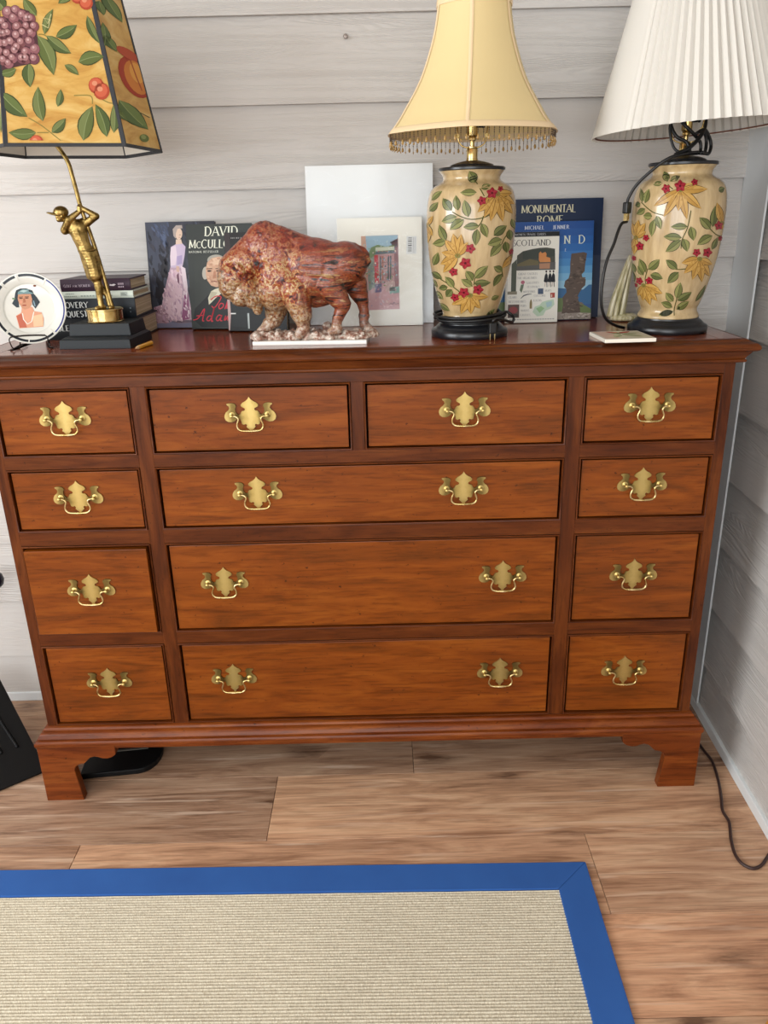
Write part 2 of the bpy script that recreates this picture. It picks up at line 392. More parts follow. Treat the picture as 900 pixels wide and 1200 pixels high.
# right wall stands a hair out of square
wr = MB().box(.030, .10, -4.6, .06, -.02, 2.6).build('wall_right', M['siding']); tag(wr, kind='structure')
wr.location = (.9333, .435, 0); wr.rotation_euler = (0, 0, -math.atan(.042))
for k in range(14):
    z0 = .155 + LAP * (k - 1)
    b = MB(); lap_board(b, max(z0, .0), .0066, .0225, -4.55, -.03, lambda x, a, z: (a, x, z)); b.build('siding_board', M['siding'], wr)
br = MB().box(.0, .022, -4.55, .0, 0, .030).build('baseboard_right', M['trim_paint'], bevel=.003); tag(br, kind='structure')
br.location = wr.location; br.rotation_euler = wr.rotation_euler
tr = MB().box(.0012, .0062, -.150, -.004, .031, 2.55).build('trim_1', M['post_paint'], bevel=.0015); tag(tr, kind='structure')
tr.location = wr.location; tr.rotation_euler = wr.rotation_euler
M['plaster'] = plain('pale_plaster', 'd8d4cc', .8)
def holed(name, ax, pos, span, hole, mat):
    """a wall slab across one axis with one rectangular window opening"""
    b = MB(); (a0, a1), (h0, h1, k0, k1) = span, hole
    for (u0, u1, w0, w1) in ((a0, h0, 0, 2.6), (h1, a1, 0, 2.6), (h0, h1, 0, k0), (h0, h1, k1, 2.6)):
        if ax == 0: b.box(pos - .1, pos, u0, u1, w0, w1)
        else: b.box(u0, u1, pos - .1, pos, w0, w1)
    return tag(b.build(name, mat), kind='structure')
holed('wall_left', 0, -3.0, (-4.2, .5), (-3.0, -.9, .95, 2.45), M['plaster'])
holed('wall_front', 1, -4.1, (-3.1, 1.2), (-2.5, .55, .55, 2.35), M['plaster'])
tag(MB().box(-3.1, 1.2, -4.2, .5, 2.6, 2.7).build('ceiling', M['plaster']), kind='structure')

# floor of separate vinyl planks
fl = MB().box(-3.1, 1.2, -4.2, .5, -.05, -.006).build('floor', M['subfloor']); tag(fl, kind='structure')
PL = 1.17
ends = {0: -.24, 1: .112, -1: -.672, -2: .95}
pm = MB().box(0, PL - .0012, 0, .225 - .0012, -.006, 0).build('plank', M['plank'], fl, bevel=.0007, seg=1)
first = True
for r in range(-17, 3):
    y0 = -.175 + .225 * r; e = ends.get(r, (r * .517) % PL - .6)
    x = e - PL * math.ceil((e + 3.0) / PL)
    while x < .98:
        if first: o = pm; o.location = (x, y0, 0); first = False
        else: o = inst(pm, fl, (x, y0, 0))
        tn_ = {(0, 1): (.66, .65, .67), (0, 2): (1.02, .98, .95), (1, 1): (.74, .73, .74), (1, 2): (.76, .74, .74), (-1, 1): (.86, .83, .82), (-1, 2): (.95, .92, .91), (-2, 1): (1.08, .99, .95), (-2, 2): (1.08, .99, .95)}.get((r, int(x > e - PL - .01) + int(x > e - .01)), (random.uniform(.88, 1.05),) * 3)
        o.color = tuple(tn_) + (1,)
        x += PL

# ------------------------------------------------------------------ rug
rug = thing('rug', 'ribbed tan sisal rug with wide blue cloth border on the plank floor', 'rug', (.477, -.268, 0), -.011)
M['rug_blue'] = N('blue_rug_binding')
n = M['rug_blue']; f = n.noise(n.coord((1, 1, 1), 3), 500, 2); n.set(Base_Color=n.mix(n.noise(n.coord((1, 1, 1)), 9, 4), lin('1f4f95'), lin('2a60aa')), Roughness=.85); n.bump(f, .25, .0008); M['rug_blue'] = n.m
n = N('sisal_weave'); v = n.coord((1, 1, 1)); f = n.noise(n.coord((420, 140, 140)), 1.0, 2, .6); c = n.noise(v, 3, 3)
n.set(Base_Color=n.mix(.8, n.ramp(f, [(.3, lin('b8ac96')), (.68, lin('ded6c2'))]), n.ramp(c, [(.3, (.9, .88, .86)), (.7, (1.05, 1.04, 1.03))]), 'MULTIPLY'), Roughness=.95); n.bump(f, .8, .002); M['sisal'] = n.m
RW, RL, BW = 1.55, 1.6, .074
pitch = .0064; seg = 6; b = MB(); nr = int((RL - 2*BW) / pitch); ny = nr * seg
nx = 24
for j in range(ny + 1):
    y = -BW - (RL - 2*BW) * j / ny; ph = (j % seg) / seg * 2 * PI
    z = .0016 + .0056 * (0.5 - .5 * math.cos(ph)) ** .8
    for i in range(nx + 1): b.v.append(Vector((-BW - (RW - 2*BW) * i / nx, y, z + .0004 * math.sin(i * 2.4 + j * .3))))
for j in range(ny):
    for i in range(nx): b.f.append((j*(nx+1)+i, j*(nx+1)+i+1, (j+1)*(nx+1)+i+1, (j+1)*(nx+1)+i))
b.build('woven_field', M['sisal'], rug, smooth=True)
for nm, q in (('border', [(0, 0), (-BW, -BW), (-RW+BW, -BW), (-RW, 0)]), ('border', [(0, 0), (0, -RL), (-BW, -RL+BW), (-BW, -BW)]),
              ('border', [(-RW, 0), (-RW+BW, -BW), (-RW+BW, -RL+BW), (-RW, -RL)]), ('border', [(0, -RL), (-RW, -RL), (-RW+BW, -RL+BW), (-BW, -RL+BW)])):
    cx = sum(p[0] for p in q)/4; cy = sum(p[1] for p in q)/4
    MB().prism(q, (.0003, .0082), lambda a, c, d: (a, c, d)).build(nm, M['rug_blue'], rug, bevel=.0022)

# ------------------------------------------------------------------ dresser
T = 1.103
dr = thing('dresser', 'long reddish brown cherry dresser with thirteen drawers and brass pulls', 'dresser', (0, 0, 0))
HW = .782; DB = .405
X0, X1, X2, X3 = .76, .4721, .4402, .01324
ZR = {1: (1.0314, .8848), 2: (.8573, .7128), 3: (.6798, .4566), 4: (.4260, .2070)}
FT = .022
def part(b, name, mat, **k): return b.build(name, M[mat], dr, **k)
for s in (-1, 1):
    part(MB().box(min(s*HW, s*(HW-.022)), max(s*HW, s*(HW-.022)), .001, DB, .165, 1.075), 'side_panel', 'frame_wood')
    part(MB().box(min(s*X0, s*HW), max(s*X0, s*HW), 0, FT, .165, 1.075), 'stile', 'frame_wood_v', bevel=.0008)
    part(MB().box(min(s*X1, s*X2), max(s*X1, s*X2), 0, FT, ZR[4][1], ZR[1][0]), 'stile', 'frame_wood_v', bevel=.0008)
part(MB().box(-HW+.022, HW-.022, DB-.012, DB, .165, 1.075), 'back_panel', 'frame_wood')
part(MB().box(-HW+.022, HW-.022, .03, DB-.012, .165, .185), 'bottom_board', 'frame_wood')
part(MB().box(-X3, X3, 0, FT, ZR[1][1], ZR[1][0]), 'divider', 'frame_wood_v', bevel=.0008)
part(MB().box(-X0, X0, 0, FT, ZR[1][0], 1.075), 'rail', 'frame_wood', bevel=.0006)
part(MB().box(-X0, X0, 0, FT, .165, ZR[4][1]), 'rail', 'frame_wood', bevel=.0006)
for a in (1, 2, 3):
    for (u, v) in ((-X0, -X1), (-X2, X2), (X1, X0)):
        part(MB().box(u, v, 0, FT, ZR[a+1][0], ZR[a][1]), 'rail', 'frame_wood', bevel=.0006)
def sweep(prof, hw, y_back, close=True):
    """moulding round front and both sides; prof = (outward, z)"""
    b = MB(); m = len(prof)
    for d, z in prof: b.v += [Vector(p) for p in ((-hw-d, y_back, z), (-hw-d, -d, z), (hw+d, -d, z), (hw+d, y_back, z))]
    for i in range(m - 1):
        for k in range(3): b.f.append((4*i+k, 4*i+k+1, 4*i+4+k+1, 4*i+4+k))
    return b
cor = [(.022, 1.0785), (.0185, 1.073), (.0145, 1.068), (.012, 1.0625), (.0145, 1.0610), (.0152, 1.0585), (.0140, 1.0562), (.0100, 1.0548), (.004, 1.0535), (0, 1.053)]
part(sweep(cor, HW, DB), 'cornice', 'frame_wood', smooth=.6, fix=False)
edge = [(-.06, T), (.004, T), (.012, T-.0008), (.016, T-.0035), (.019, T-.005), (.027, T-.0075), (.032, T-.012), (.0335, T-.017), (.0315, T-.021), (.027, T-.0235), (.020, T-.0245), (-.01, T-.0245)]
part(sweep(edge, HW, DB), 'top_edge', 'frame_wood', smooth=.6, fix=False)
part(MB().box(-.7375, .7375, .06, DB, T-.02, T), 'top_board', 'top_wood')
part(MB().box(-.7375, .7375, -.004, .0595, T-.02, T+.0002), 'top_board', 'top_wood')
for s in (-1, 1):
    part(MB().box(min(s*.7392, s*.786), max(s*.7392, s*.786), -.004, DB, T-.02, T+.0002), 'breadboard_end', 'top_wood')
base = [(-.003, .206), (.005, .2045), (.0085, .2015), (.0095, .198), (.0085, .1955), (.0125, .194), (.0185, .1885), (.0215, .181), (.0205, .1785), (.0255, .1765), (.0285, .172), (.029, .167), (.0275, .1615), (.022, .160), (-.003, .160)]
part(sweep(base, HW, DB), 'base_moulding', 'foot_wood', smooth=.6, fix=False)
part(MB().box(-.64, .64, -.0215, 0, .1525, .1605), 'apron', 'foot_wood')
# bracket feet, front pair with side returns
ol = [(.809, 0), (.809, .160), (.618, .160), (.6185, .1535), (.620, .134), (.630, .1265), (.642, .1230), (.653, .1235), (.662, .1275), (.672, .130), (.684, .1265), (.692, .118), (.700, .110), (.712, .1075), (.7215, .102), (.726, .093), (.7265, .086), (.7165, 0)]
sd = [(.0, 0), (.0, .160), (.205, .160), (.203, .132), (.180, .124), (.150, .130), (.130, .126), (.115, .110), (.10, .10), (.095, .088), (.105, 0)]
for s in (-1, 1):
    b = MB().prism([(s*x, z) for x, z in ol][::s], (-.0235, .0), lambda a, c, d: (a, d, c))
    part(b, 'bracket_foot', 'foot_wood', bevel=.003)
    b = MB().prism([(y, z) for y, z in sd], (0, .024), lambda a, c, d: (s*(.809 - d), a + .0002, c)); part(b, 'bracket_foot', 'foot_wood', bevel=.002)
    part(MB().box(min(s*.72, s*.80), max(s*.72, s*.80), DB-.11, DB-.02, 0, .165), 'back_foot', 'frame_wood', bevel=.003)
# brass pulls
HALF = [(0,143),(12,124),(30,110),(50,100),(64,86),(62,73),(50,66),(38,60),(33,50),(40,41),(58,38),(68,26),(72,14),(84,10),(98,20),(107,36),(106,58),(98,76),(104,90),(122,98),(146,98),(166,94),(164,84),(152,76),(148,60),(158,44),(176,30),(187,10),(189,-8),(182,-27),(164,-40),(140,-43),(118,-37),(100,-22),(86,-15),(75,-20),(68,-40),(65,-58),(52,-64),(36,-58),(28,-68),(34,-80),(22,-92),(11,-103),(9,-114),(0,-124)]
U = .1085 / 378
OUT = [(-x*U, z*U) for x, z in HALF] + [(x*U, z*U) for x, z in reversed(HALF[1:-1])]
bp_ = MB().prism(OUT, (0, .0028), lambda a, c, d: (a, -d, c)); proto_plate = bp_.mesh('backplate')
bm = bmesh.new(); bm.from_mesh(proto_plate); bmesh.ops.remove_doubles(bm, verts=bm.verts, dist=1e-6); bmesh.ops.recalc_face_normals(bm, faces=bm.faces)
es = [e for e in bm.edges if len(e.link_faces) == 2 and e.calc_face_angle(0) > .9 and all(v.co.y < -.002 for v in e.verts)]
bmesh.ops.bevel(bm, geom=es, offset=.0009, segments=1, affect='EDGES', clamp_overlap=True); bm.to_mesh(proto_plate); bm.free(); proto_plate.materials.append(M['shaded_brass'])
hb = [(130,10),(112,9),(97,6),(86,-4),(82,-16),(87,-32),(93,-48),(95,-66),(90,-82),(76,-94),(58,-99),(30,-100),(0,-100)]
bl = [(-x*U, -.013 - .004*(1 - abs(x)/130), z*U) for x, z in hb] + [(x*U, -.013 - .004*(1 - abs(x)/130), z*U) for x, z in reversed(hb[:-1])]
bail_me = MB().tube(spline(bl, 3), [.0019 + .0007*max(0, 1 - abs(i - 36)/14) for i in range(73)], 8).mesh('bail'); shade(bail_me, True); bail_me.materials.append(M['bail_brass'])
post_me = MB().lathe([(.0065, 0), (.0065, .001), (.0042, .002), (.0026, .0035), (.0025, .010), (.0034, .012), (.0034, .0145), (.0015, .016)], 14).mesh('post')
post_me.transform(Matrix.Rotation(PI/2, 4, 'X')); shade(post_me, .7); post_me.materials.append(M['shaded_brass'])
def pull(d, x, z, y):
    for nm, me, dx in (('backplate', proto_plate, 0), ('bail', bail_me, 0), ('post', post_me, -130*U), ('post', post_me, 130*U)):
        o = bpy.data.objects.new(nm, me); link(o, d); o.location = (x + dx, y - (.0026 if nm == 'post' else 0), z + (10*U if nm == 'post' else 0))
# drawers: inset fronts inside a thin beaded opening
def bead(x0, x1, z0, z1):
    x0 += .0010; x1 -= .0010; z0 += .0010; z1 -= .0010
    b = MB(); r = .0022; pr = [(.0, 0), (-.0004, -.0016), (.0012, -.0030), (.0026, -.0024), (.0029, 0), (.0029, .010), (0, .010)]
    for d, y in pr: b.v += [Vector(p) for p in ((x0+d, y, z0+d), (x1-d, y, z0+d), (x1-d, y, z1-d), (x0+d, y, z1-d))]
    for i in range(len(pr)):
        j = (i + 1) % len(pr)
        for k in range(4): q = (k+1) % 4; b.f.append((4*i+k, 4*i+q, 4*j+q, 4*j+k))
    return b.build('cock_bead', M['frame_wood'], dr, smooth=.9)
def drawer(row, x0, x1, pulls, out=0.0):
    z1, z0 = ZR[row]; bead(x0, x1, z0, z1)
    g = .0078; yf = .0025 - out
    b = MB().box(x0+g, x1-g, yf, yf+.02, z0+g*.85, z1-g)
    d = part(b, 'drawer', 'drawer_wood', bevel=.0014)
    dbx = MB().box(x0+g+.002, x1-g-.002, yf+.0201, .36, z0+g+.002, z1-g-.02).build('drawer_box', M['frame_wood'], d)
    dk = MB().box(x0+.001, x1-.001, .011, .0185, z0+.001, z1-.001)
    for px, pz in pulls: pull(d, px, pz, yf)
    return d
PX = .613
for row, z in ((1, .965), (2, .790), (3, .574), (4, .323)):
    drawer(row, -X0, -X1, [(-PX - .002, z)], .014 if row == 3 else 0.0); drawer(row, X1, X0, [(PX, z)])
drawer(1, -X2, -X3, [(-.226, .9645)]); drawer(1, X3, X2, [(.2245, .9645)])
for row, z, px in ((2, .790, .2245), (3, .5775, .316), (4, .3255, .317)): drawer(row, -X2, X2, [(-px, z), (px, z)])

# ------------------------------------------------------------------ vase lamps
M['vase_glaze'] = N('cream_crackle_glaze'); n = M['vase_glaze']
f = n.noise(n.coord((60, 60, 9), 0), 1.0, 4, .6); g = n.noise(n.coord((1, 1, 1)), 14, 3)
n.set(Base_Color=n.mix(.7, n.ramp(f, [(.3, lin('a58c64')), (.62, lin('c2aa80'))]), n.ramp(g, [(.3, (.88, .84, .76)), (.65, (1.03, 1.02, 1.0))]), 'MULTIPLY'), Roughness=.22, Coat_Weight=.5, Coat_Roughness=.1); M['vase_glaze'] = n.m
VP = [(.0625,.0305),(.0640,.033),(.0625,.038),(.0592,.043),(.0583,.048),(.0592,.053),(.0615,.058),(.0675,.075),(.0755,.1035),(.0822,.1316),(.0875,.16),(.0908,.196),(.0925,.2274),(.0925,.25),(.0905,.274),(.0850,.2925),(.0765,.302),(.0665,.3075),(.0595,.3125),(.0585,.317),(.0600,.322),(.0640,.3275),(.0660,.3305)]
def vase_r(z):
    z = min(max(z, VP[0][1]), VP[-1][1])
    for (r0, z0), (r1, z1) in zip(VP[:-1], VP[1:]):
        if z <= z1: return r0 + (r1 - r0) * (z - z0) / (z1 - z0)
    return VP[-1][0]
V1L = '''285 168 258 120 36;308 193 348 178 22;290 208 222 208 26;100 235 148 197 22;90 280 130 243 26;188 280 150 228 34;215 280 205 217 28;258 308 240 237 32;210 305 145 325 32;240 318 180 360 34;302 345 237 350 28;312 335 338 395 28;295 358 290 428 30;165 405 135 338 30;165 405 105 420 30;108 515 130 455 28;98 548 148 572 26;200 610 160 562 28;172 608 132 620 24;190 618 165 655 30;110 635 152 668 26;135 690 182 720 24;95 580 125 615 20;365 388 420 348 34;400 405 340 425 34;400 425 352 478 32;415 415 425 465 28;430 365 440 412 28;440 320 458 365 20;288 570 345 515 34;285 590 358 590 28;280 580 250 535 32;280 605 230 572 28;408 545 368 520 26;405 555 370 610 26;362 668 398 655 20;340 750 380 715 18'''
V1F = [((375,215),[(295,290),(322,312),(350,328),(402,332),(445,300),(452,258),(442,212)]), ((215,470),[(140,508),(152,545),(145,455),(160,400),(195,375),(230,378),(258,412)]), ((270,645),[(190,690),(230,732),(275,732),(315,708),(350,655),(205,665)]), ((80,340),[(108,300),(105,385),(82,420)]), ((455,480),[(405,530),(420,500),(452,520)])]
V1R = [(312,243,20),(353,212,24),(388,195,13),(268,440,22),(248,502,26),(198,540,20),(205,655,20),(243,632,25),(303,620,24),(445,462,14)]
V1S = [[(288,165),(305,195),(322,225)],[(190,285),(225,305),(270,318),(320,312),(350,298)],[(320,305),(312,330),(296,352)],[(165,405),(178,425),(200,455)],[(285,600),(288,570)],[(95,550),(150,580),(200,610),(225,630)],[(430,375),(412,400),(400,425)],[(405,540),(410,570)]]
V2L = '''420 335 400 288 30;430 335 478 312 24;395 342 345 345 20;310 430 330 365 30;295 425 285 360 22;285 430 258 440 24;310 455 265 480 26;345 490 300 488 30;365 488 388 550 30;355 505 342 585 30;515 540 435 540 28;530 540 545 605 34;488 590 400 585 32;485 600 410 655 36;495 595 515 655 34;625 555 570 500 36;635 545 645 450 32;635 585 562 625 36;635 650 660 595 24;660 385 690 370 24;310 755 278 690 34;325 740 382 690 36;300 770 270 725 28;335 765 398 782 32;255 760 240 715 22;245 810 238 755 22;468 735 412 692 34;475 750 420 805 36;465 880 485 800 34;450 895 412 850 32;470 890 540 850 34;445 925 388 900 30;465 935 528 895 32;450 945 375 965 26;560 900 610 820 20'''
V2F = [((480,375),[(352,445),(400,495),(470,470),(512,508),(578,462),(608,375),(560,352)]), ((262,590),[(240,520),(275,505),(312,520),(315,560),(236,640),(250,672)]), ((575,690),[(488,708),(500,758),(542,790),(590,805),(628,780),(640,722)]), ((300,820),[(265,880),(295,900),(335,920),(370,895),(397,856),(380,835)]), ((680,530),[(652,435),(676,480),(686,560)])]
V2R = [(478,358,28),(412,368,22),(545,343,17),(315,590,17),(283,630,22),(250,690,14),(560,660,20),(612,662,24),(664,540,22),(676,600,13),(278,800,20),(330,795,20),(258,825,11)]
V2S = [[(415,335),(425,355),(445,372)],[(290,425),(320,452),(355,475),(400,487)],[(530,468),(515,545),(490,598),(485,640)],[(620,550),(650,578),(676,590)],[(322,735),(308,785),(312,812)],[(430,725),(468,738),(512,735)],[(470,870),(455,930),(455,965)]]
def vase_art(parent, LV, FV, RV, SV, ax, kx, z0, y0, kz):
    """painted flowers that follow the glaze; drawn once on the front and once more on the back"""
    for turn in (0, PI):
        def fn(X, Y, e):
            z = z0 - (Y - y0) * kz; r = vase_r(z); q = max(-.985, min(.985, (X - ax(Y)) * kx / r)); a = math.asin(q) - PI/2 + turn
            return Vector(((r + .0005 + e) * math.cos(a), (r + .0005 + e) * math.sin(a), z))
        p = Paint(fn, .00012); rnd = random.Random(3)
        for s in SV: p.line([tuple(v) for v in [(q.x, q.y) for q in spline([(a, b, 0) for a, b in s], 3)]], 4.5, '4a4a22', 1)
        for q in LV.split(';'):
            a = [float(t) for t in q.split()]; g = rnd.choice([('5f6438', '7a7a4a'), ('545a33', '6c7042'), ('676a3c', '83834f')])
            p.leaf((a[0], a[1]), (a[2], a[3]), a[4], g[0], g[1], '2c2e1a', '383a20', 2, rnd.uniform(-.05, .05))
        for (cx, cy), tips in FV:
            for tx, ty in tips:
                d = math.hypot(tx-cx, ty-cy); p.leaf((cx, cy), (tx, ty), min(36, d*.42), 'a8803e', 'b8914e', '46321a', '7a5626', 3)
            p.ell(cx, cy, 12, 10, '76703a', 6)
        for cx, cy, r in RV:
            o = rnd.random()
            for k in range(5):
                a = o + k*2*PI/5; p.leaf((cx, cy), (cx + r*1.05*math.cos(a), cy + r*1.05*math.sin(a)), r*.72, '861c28', '962a36', '4c0e16', None, 7, 0, 5)
            p.ell(cx, cy, r*.2, r*.2, '4a0c14', 9, 8)
        p.build('painted_flowers', M['paint'], parent)
def lamp_body(root):
    MB().lathe([(0,0),(.0815,0),(.083,.002),(.083,.013),(.081,.0155),(.0745,.018),(.0725,.021),(.069,.0245),(.064,.028),(.0635,.031),(0,.031)], 56).build('lamp_base', M['black'], root, smooth=.7)
    vz = [(x, z) for x, z in VP]; sp = [(q.x, q.y) for q in spline([(a, b, 0) for a, b in vz], 3)]
    va = MB().lathe(sp, 64).build('vase', M['vase_glaze'], root, smooth=.9)
    MB().lathe([(0,.3305),(.0665,.3305),(.068,.332),(.068,.3355),(.0665,.337),(.050,.3385),(.0445,.3395),(.0435,.342),(.030,.3465),(.016,.3495),(.0125,.350),(0,.350)], 48).build('lid', M['black'], root, smooth=.6)
    MB().lathe([(0,.3495),(.0122,.3495),(.0122,.352),(.0112,.353),(.0112,.3715),(.0122,.373),(0,.373)], 24).build('neck', M['polished_brass'], root, smooth=.6)
    so = MB().lathe([(0,.373),(.009,.373),(.009,.3755),(.0048,.377),(.0048,.386),(.0078,.3875),(.0085,.391),(.0075,.393),(.0105,.396),(.0108,.428),(.0118,.430),(.0118,.455),(.010,.456),(0,.456)], 24).build('socket', M['polished_brass'], root, smooth=.6)
    MB().lathe([(0,.456),(.011,.456),(.013,.466),(.022,.487),(.029,.507),(.030,.520),(.026,.536),(.014,.547),(0,.549)], 24).build('bulb', M['bulb'], so, smooth=True)
    hp = [(0,0,.3745),(.012,0,.3745),(.022,0,.379),(.027,0,.387),(.029,0,.40),(.036,0,.46),(.042,0,.53),(.036,0,.58),(.018,0,.618),(0,0,.626)]
    b = MB().tube(spline(hp, 4), .0016, 6).tube(spline([(-x, y, z) for x, y, z in hp], 4), .0016, 6); b.build('harp', M['polished_brass'], root, smooth=True)
    MB().box(.0255, .0325, -.002, .002, .392, .40).box(-.0325, -.0255, -.002, .002, .392, .40).build('harp_sleeve', M['polished_brass'], root, bevel=.0006)
    MB().tube([(.010, 0, .412), (.021, -.003, .412)], .0022, 8).ball((.022, -.0032, .412), .0034).build('switch', M['black_matte'], root, smooth=True)
    return va
M['bulb'] = plain('frosted_bulb', 'f2f0ea', .3)
def cloth(name, c, rough=.75, trans=.0, thread=600):
    n = N(name); f = n.noise(n.coord((1, 1, 1)), thread, 2); n.set(Base_Color=n.mix(f, lin(c), tuple(min(1, x*1.08) for x in lin(c)[:3]) + (1,)), Roughness=rough)
    if 'Subsurface Weight' in n.b.inputs and trans:
        ts = n.n('ShaderNodeBsdfTranslucent'); ts.inputs[0].default_value = lin(c); mx = n.n('ShaderNodeMixShader'); mx.inputs[0].default_value = trans
        n.l(n.b.outputs[0], mx.inputs[1]); n.l(ts.outputs[0], mx.inputs[2]); out = [q for q in n.t.nodes if q.type == 'OUTPUT_MATERIAL'][0]; n.l(mx.outputs[0], out.inputs[0])
    n.bump(f, .12, .0005); return n.m
M['silk'] = cloth('cream_silk', 'e6d09a', .5, .18, 900)
M['silk_trim'] = cloth('cream_silk_trim', 'e2c8a0', .6, .05, 900)
M['linen'] = cloth('off_white_linen', 'dedad2', .85, .15, 700)
M['amber'] = N('amber_bead').set(Base_Color=lin('b08a45'), Roughness=.15, Transmission_Weight=.35).m
M['dark_bead'] = plain('dark_bead', '4a3826', .3)

# ---- bell shade lamp
L1 = thing('table_lamp', 'cream floral vase table lamp with bell shade and beaded fringe', 'lamp', (.246, .130, T), -.11)
lamp_body(L1)
vase_art(L1, V1L, V1F, V1R, V1S, lambda Y: 269, .000473, .3336, 107, .000451)
SP = [(.4015, .1745), (.412, .1655), (.424, .1560), (.444, .1425), (.464, .1290), (.49, .1135), (.52, .1002), (.55, .0895), (.574, .0825), (.60, .0775), (.618, .0750), (.629, .0742)]
def bell_r(r, a, k=.06):
    q = ((a - .468) % (PI/3)) - PI/6; return r * (1 - k*(1 - (abs(q)/(PI/6))**2)) * 1.0
sh = bpy.data.objects.new('shade', None); link(sh, L1)
def shell(name, prof, mat, parent, rfun, n=96, th=.0012):
    b = MB(); m = len(prof)
    for z, r in prof:
        for k in range(n): a = 2*PI*k/n; rr = rfun(r, a); b.v.append(Vector((rr*math.cos(a), rr*math.sin(a), z)))
    for z, r in prof:
        for k in range(n): a = 2*PI*k/n; rr = rfun(r, a) - th; b.v.append(Vector((rr*math.cos(a), rr*math.sin(a), z)))
    o = m*n
    for i in range(m-1):
        for k in range(n):
            q = (k+1) % n; b.f.append((i*n+k, i*n+q, (i+1)*n+q, (i+1)*n+k)); b.f.append((o+i*n+q, o+i*n+k, o+(i+1)*n+k, o+(i+1)*n+q))
    for k in range(n):
        q = (k+1) % n; b.f.append((q, k, o+k, o+q)); e = (m-1)*n; b.f.append((e+k, e+q, o+e+q, o+e+k))
    return b.build(name, mat, parent, smooth=.9, fix=False)
bpy.data.objects.remove(sh)
spz = [(q.x, q.y) for q in spline([(z, r, 0) for z, r in SP], 2)]
sh = shell('shade', spz, M['silk'], L1, bell_r)
for k in range(6):
    a = .468 + PI/3*k
    pts = [Vector((bell_r(r, a)*math.cos(a), bell_r(r, a)*math.sin(a), z)) for z, r in spz]; tn = Vector((-math.sin(a), math.cos(a), 0)); rn = Vector((math.cos(a), math.sin(a), 0))
    b = MB()
    for p in pts: b.v += [p - tn*.0034 + rn*.0004, p + rn*.0022, p + tn*.0034 + rn*.0004]
    for i in range(len(pts)-1): b.f += [(3*i, 3*i+1, 3*i+4, 3*i+3), (3*i+1, 3*i+2, 3*i+5, 3*i+4)]
    b.build('seam', M['silk_trim'], sh, smooth=True)
for nm, z0, z1 in (('bottom_trim', .3975, .4085), ('top_trim', .6180, .6305)):
    def rr_(z):
        for (za, ra), (zb, rb) in zip(SP[:-1], SP[1:]):
            if z <= zb: return ra + (rb-ra)*(z-za)/(zb-za)
        return SP[-1][1]
    pr = [(z0 + (z1-z0)*i/4, rr_(z0 + (z1-z0)*i/4) + .0016 + .0008*math.sin(PI*i/4)) for i in range(5)]
    shell(nm, pr, M['silk_trim'], sh, bell_r, th=.0034)
# beaded fringe, every strand an object
def strand(L, drop):
    b = MB().tube([(0,0,0),(0,0,-L)], .00045, 4)
    for t in (.004, .0075, .011): b.ball((0,0,-t), .0012, nu=6, nv=4)
    return b
s1 = strand(.014, 1).build('bead_strand', M['dark_bead'], sh); s2 = strand(.021, 1).build('bead_strand', M['dark_bead'], sh)
dm = MB().lathe([(.0002,0),(.0016,-.002),(.0027,-.0055),(.0023,-.0085),(.0004,-.0105)], 8).mesh('bead_drop'); shade(dm, True); dm.materials.append(M['amber'])
dm2 = MB().lathe([(.0002,0),(.0012,-.002),(.0014,-.004),(.0004,-.006)], 6).mesh('bead_tip'); shade(dm2, True); dm2.materials.append(M['amber'])
NS = 104
for k in range(NS):
    a = 2*PI*k/NS; r = bell_r(.1755, a) - .0005; src = s1 if k % 2 else s2
    o = src if k < 2 else inst(src, sh)
    if k == 0: o = s2
    if k == 1: o = s1
    o.location = (r*math.cos(a), r*math.sin(a), .399)
    d = bpy.data.objects.new('bead_drop', dm if k % 2 else dm2); link(d, sh); d.location = (r*math.cos(a), r*math.sin(a), .399 - (.0135 if k % 2 else .0205))
# cord wound round the foot of the vase, plug at the front right
cp = []
for i in range(4*24 + 10):
    a = -2.6 + 2*PI*i/24; t = i/24
    r = .0685 + .006*math.sin(a*1.0 + t*1.7) + .0028*(t % 2); z = .035 + .0042*((i//24) % 3) + .0035*math.sin(a + .8) + .0018*t
    cp.append((r*math.cos(a), r*math.sin(a), z))
cp += [(.080, -.010, .050), (.094, -.016, .040), (.090, -.040, .032), (.072, -.068, .040), (.054, -.0885, .046), (.047, -.0905, .038)]
c = MB().tube(spline(cp, 2), .0030, 8).build('cord', M['cord'], L1, smooth=True)
def plug(parent, loc, rot):
    b = MB().box(-.008, .008, -.006, .006, -.022, .0); o = b.build('plug', M['cord'], parent, bevel=.0025); o.location = loc; o.rotation_euler = rot
    q = MB().box(-.0055, -.0042, -.003, .003, -.036, -.022).box(.0042, .0055, -.003, .003, -.036, -.022).build('plug_prong', M['bail_brass'], o)
plug(L1, (.047, -.0905, .0375), (.0, .0, .3))

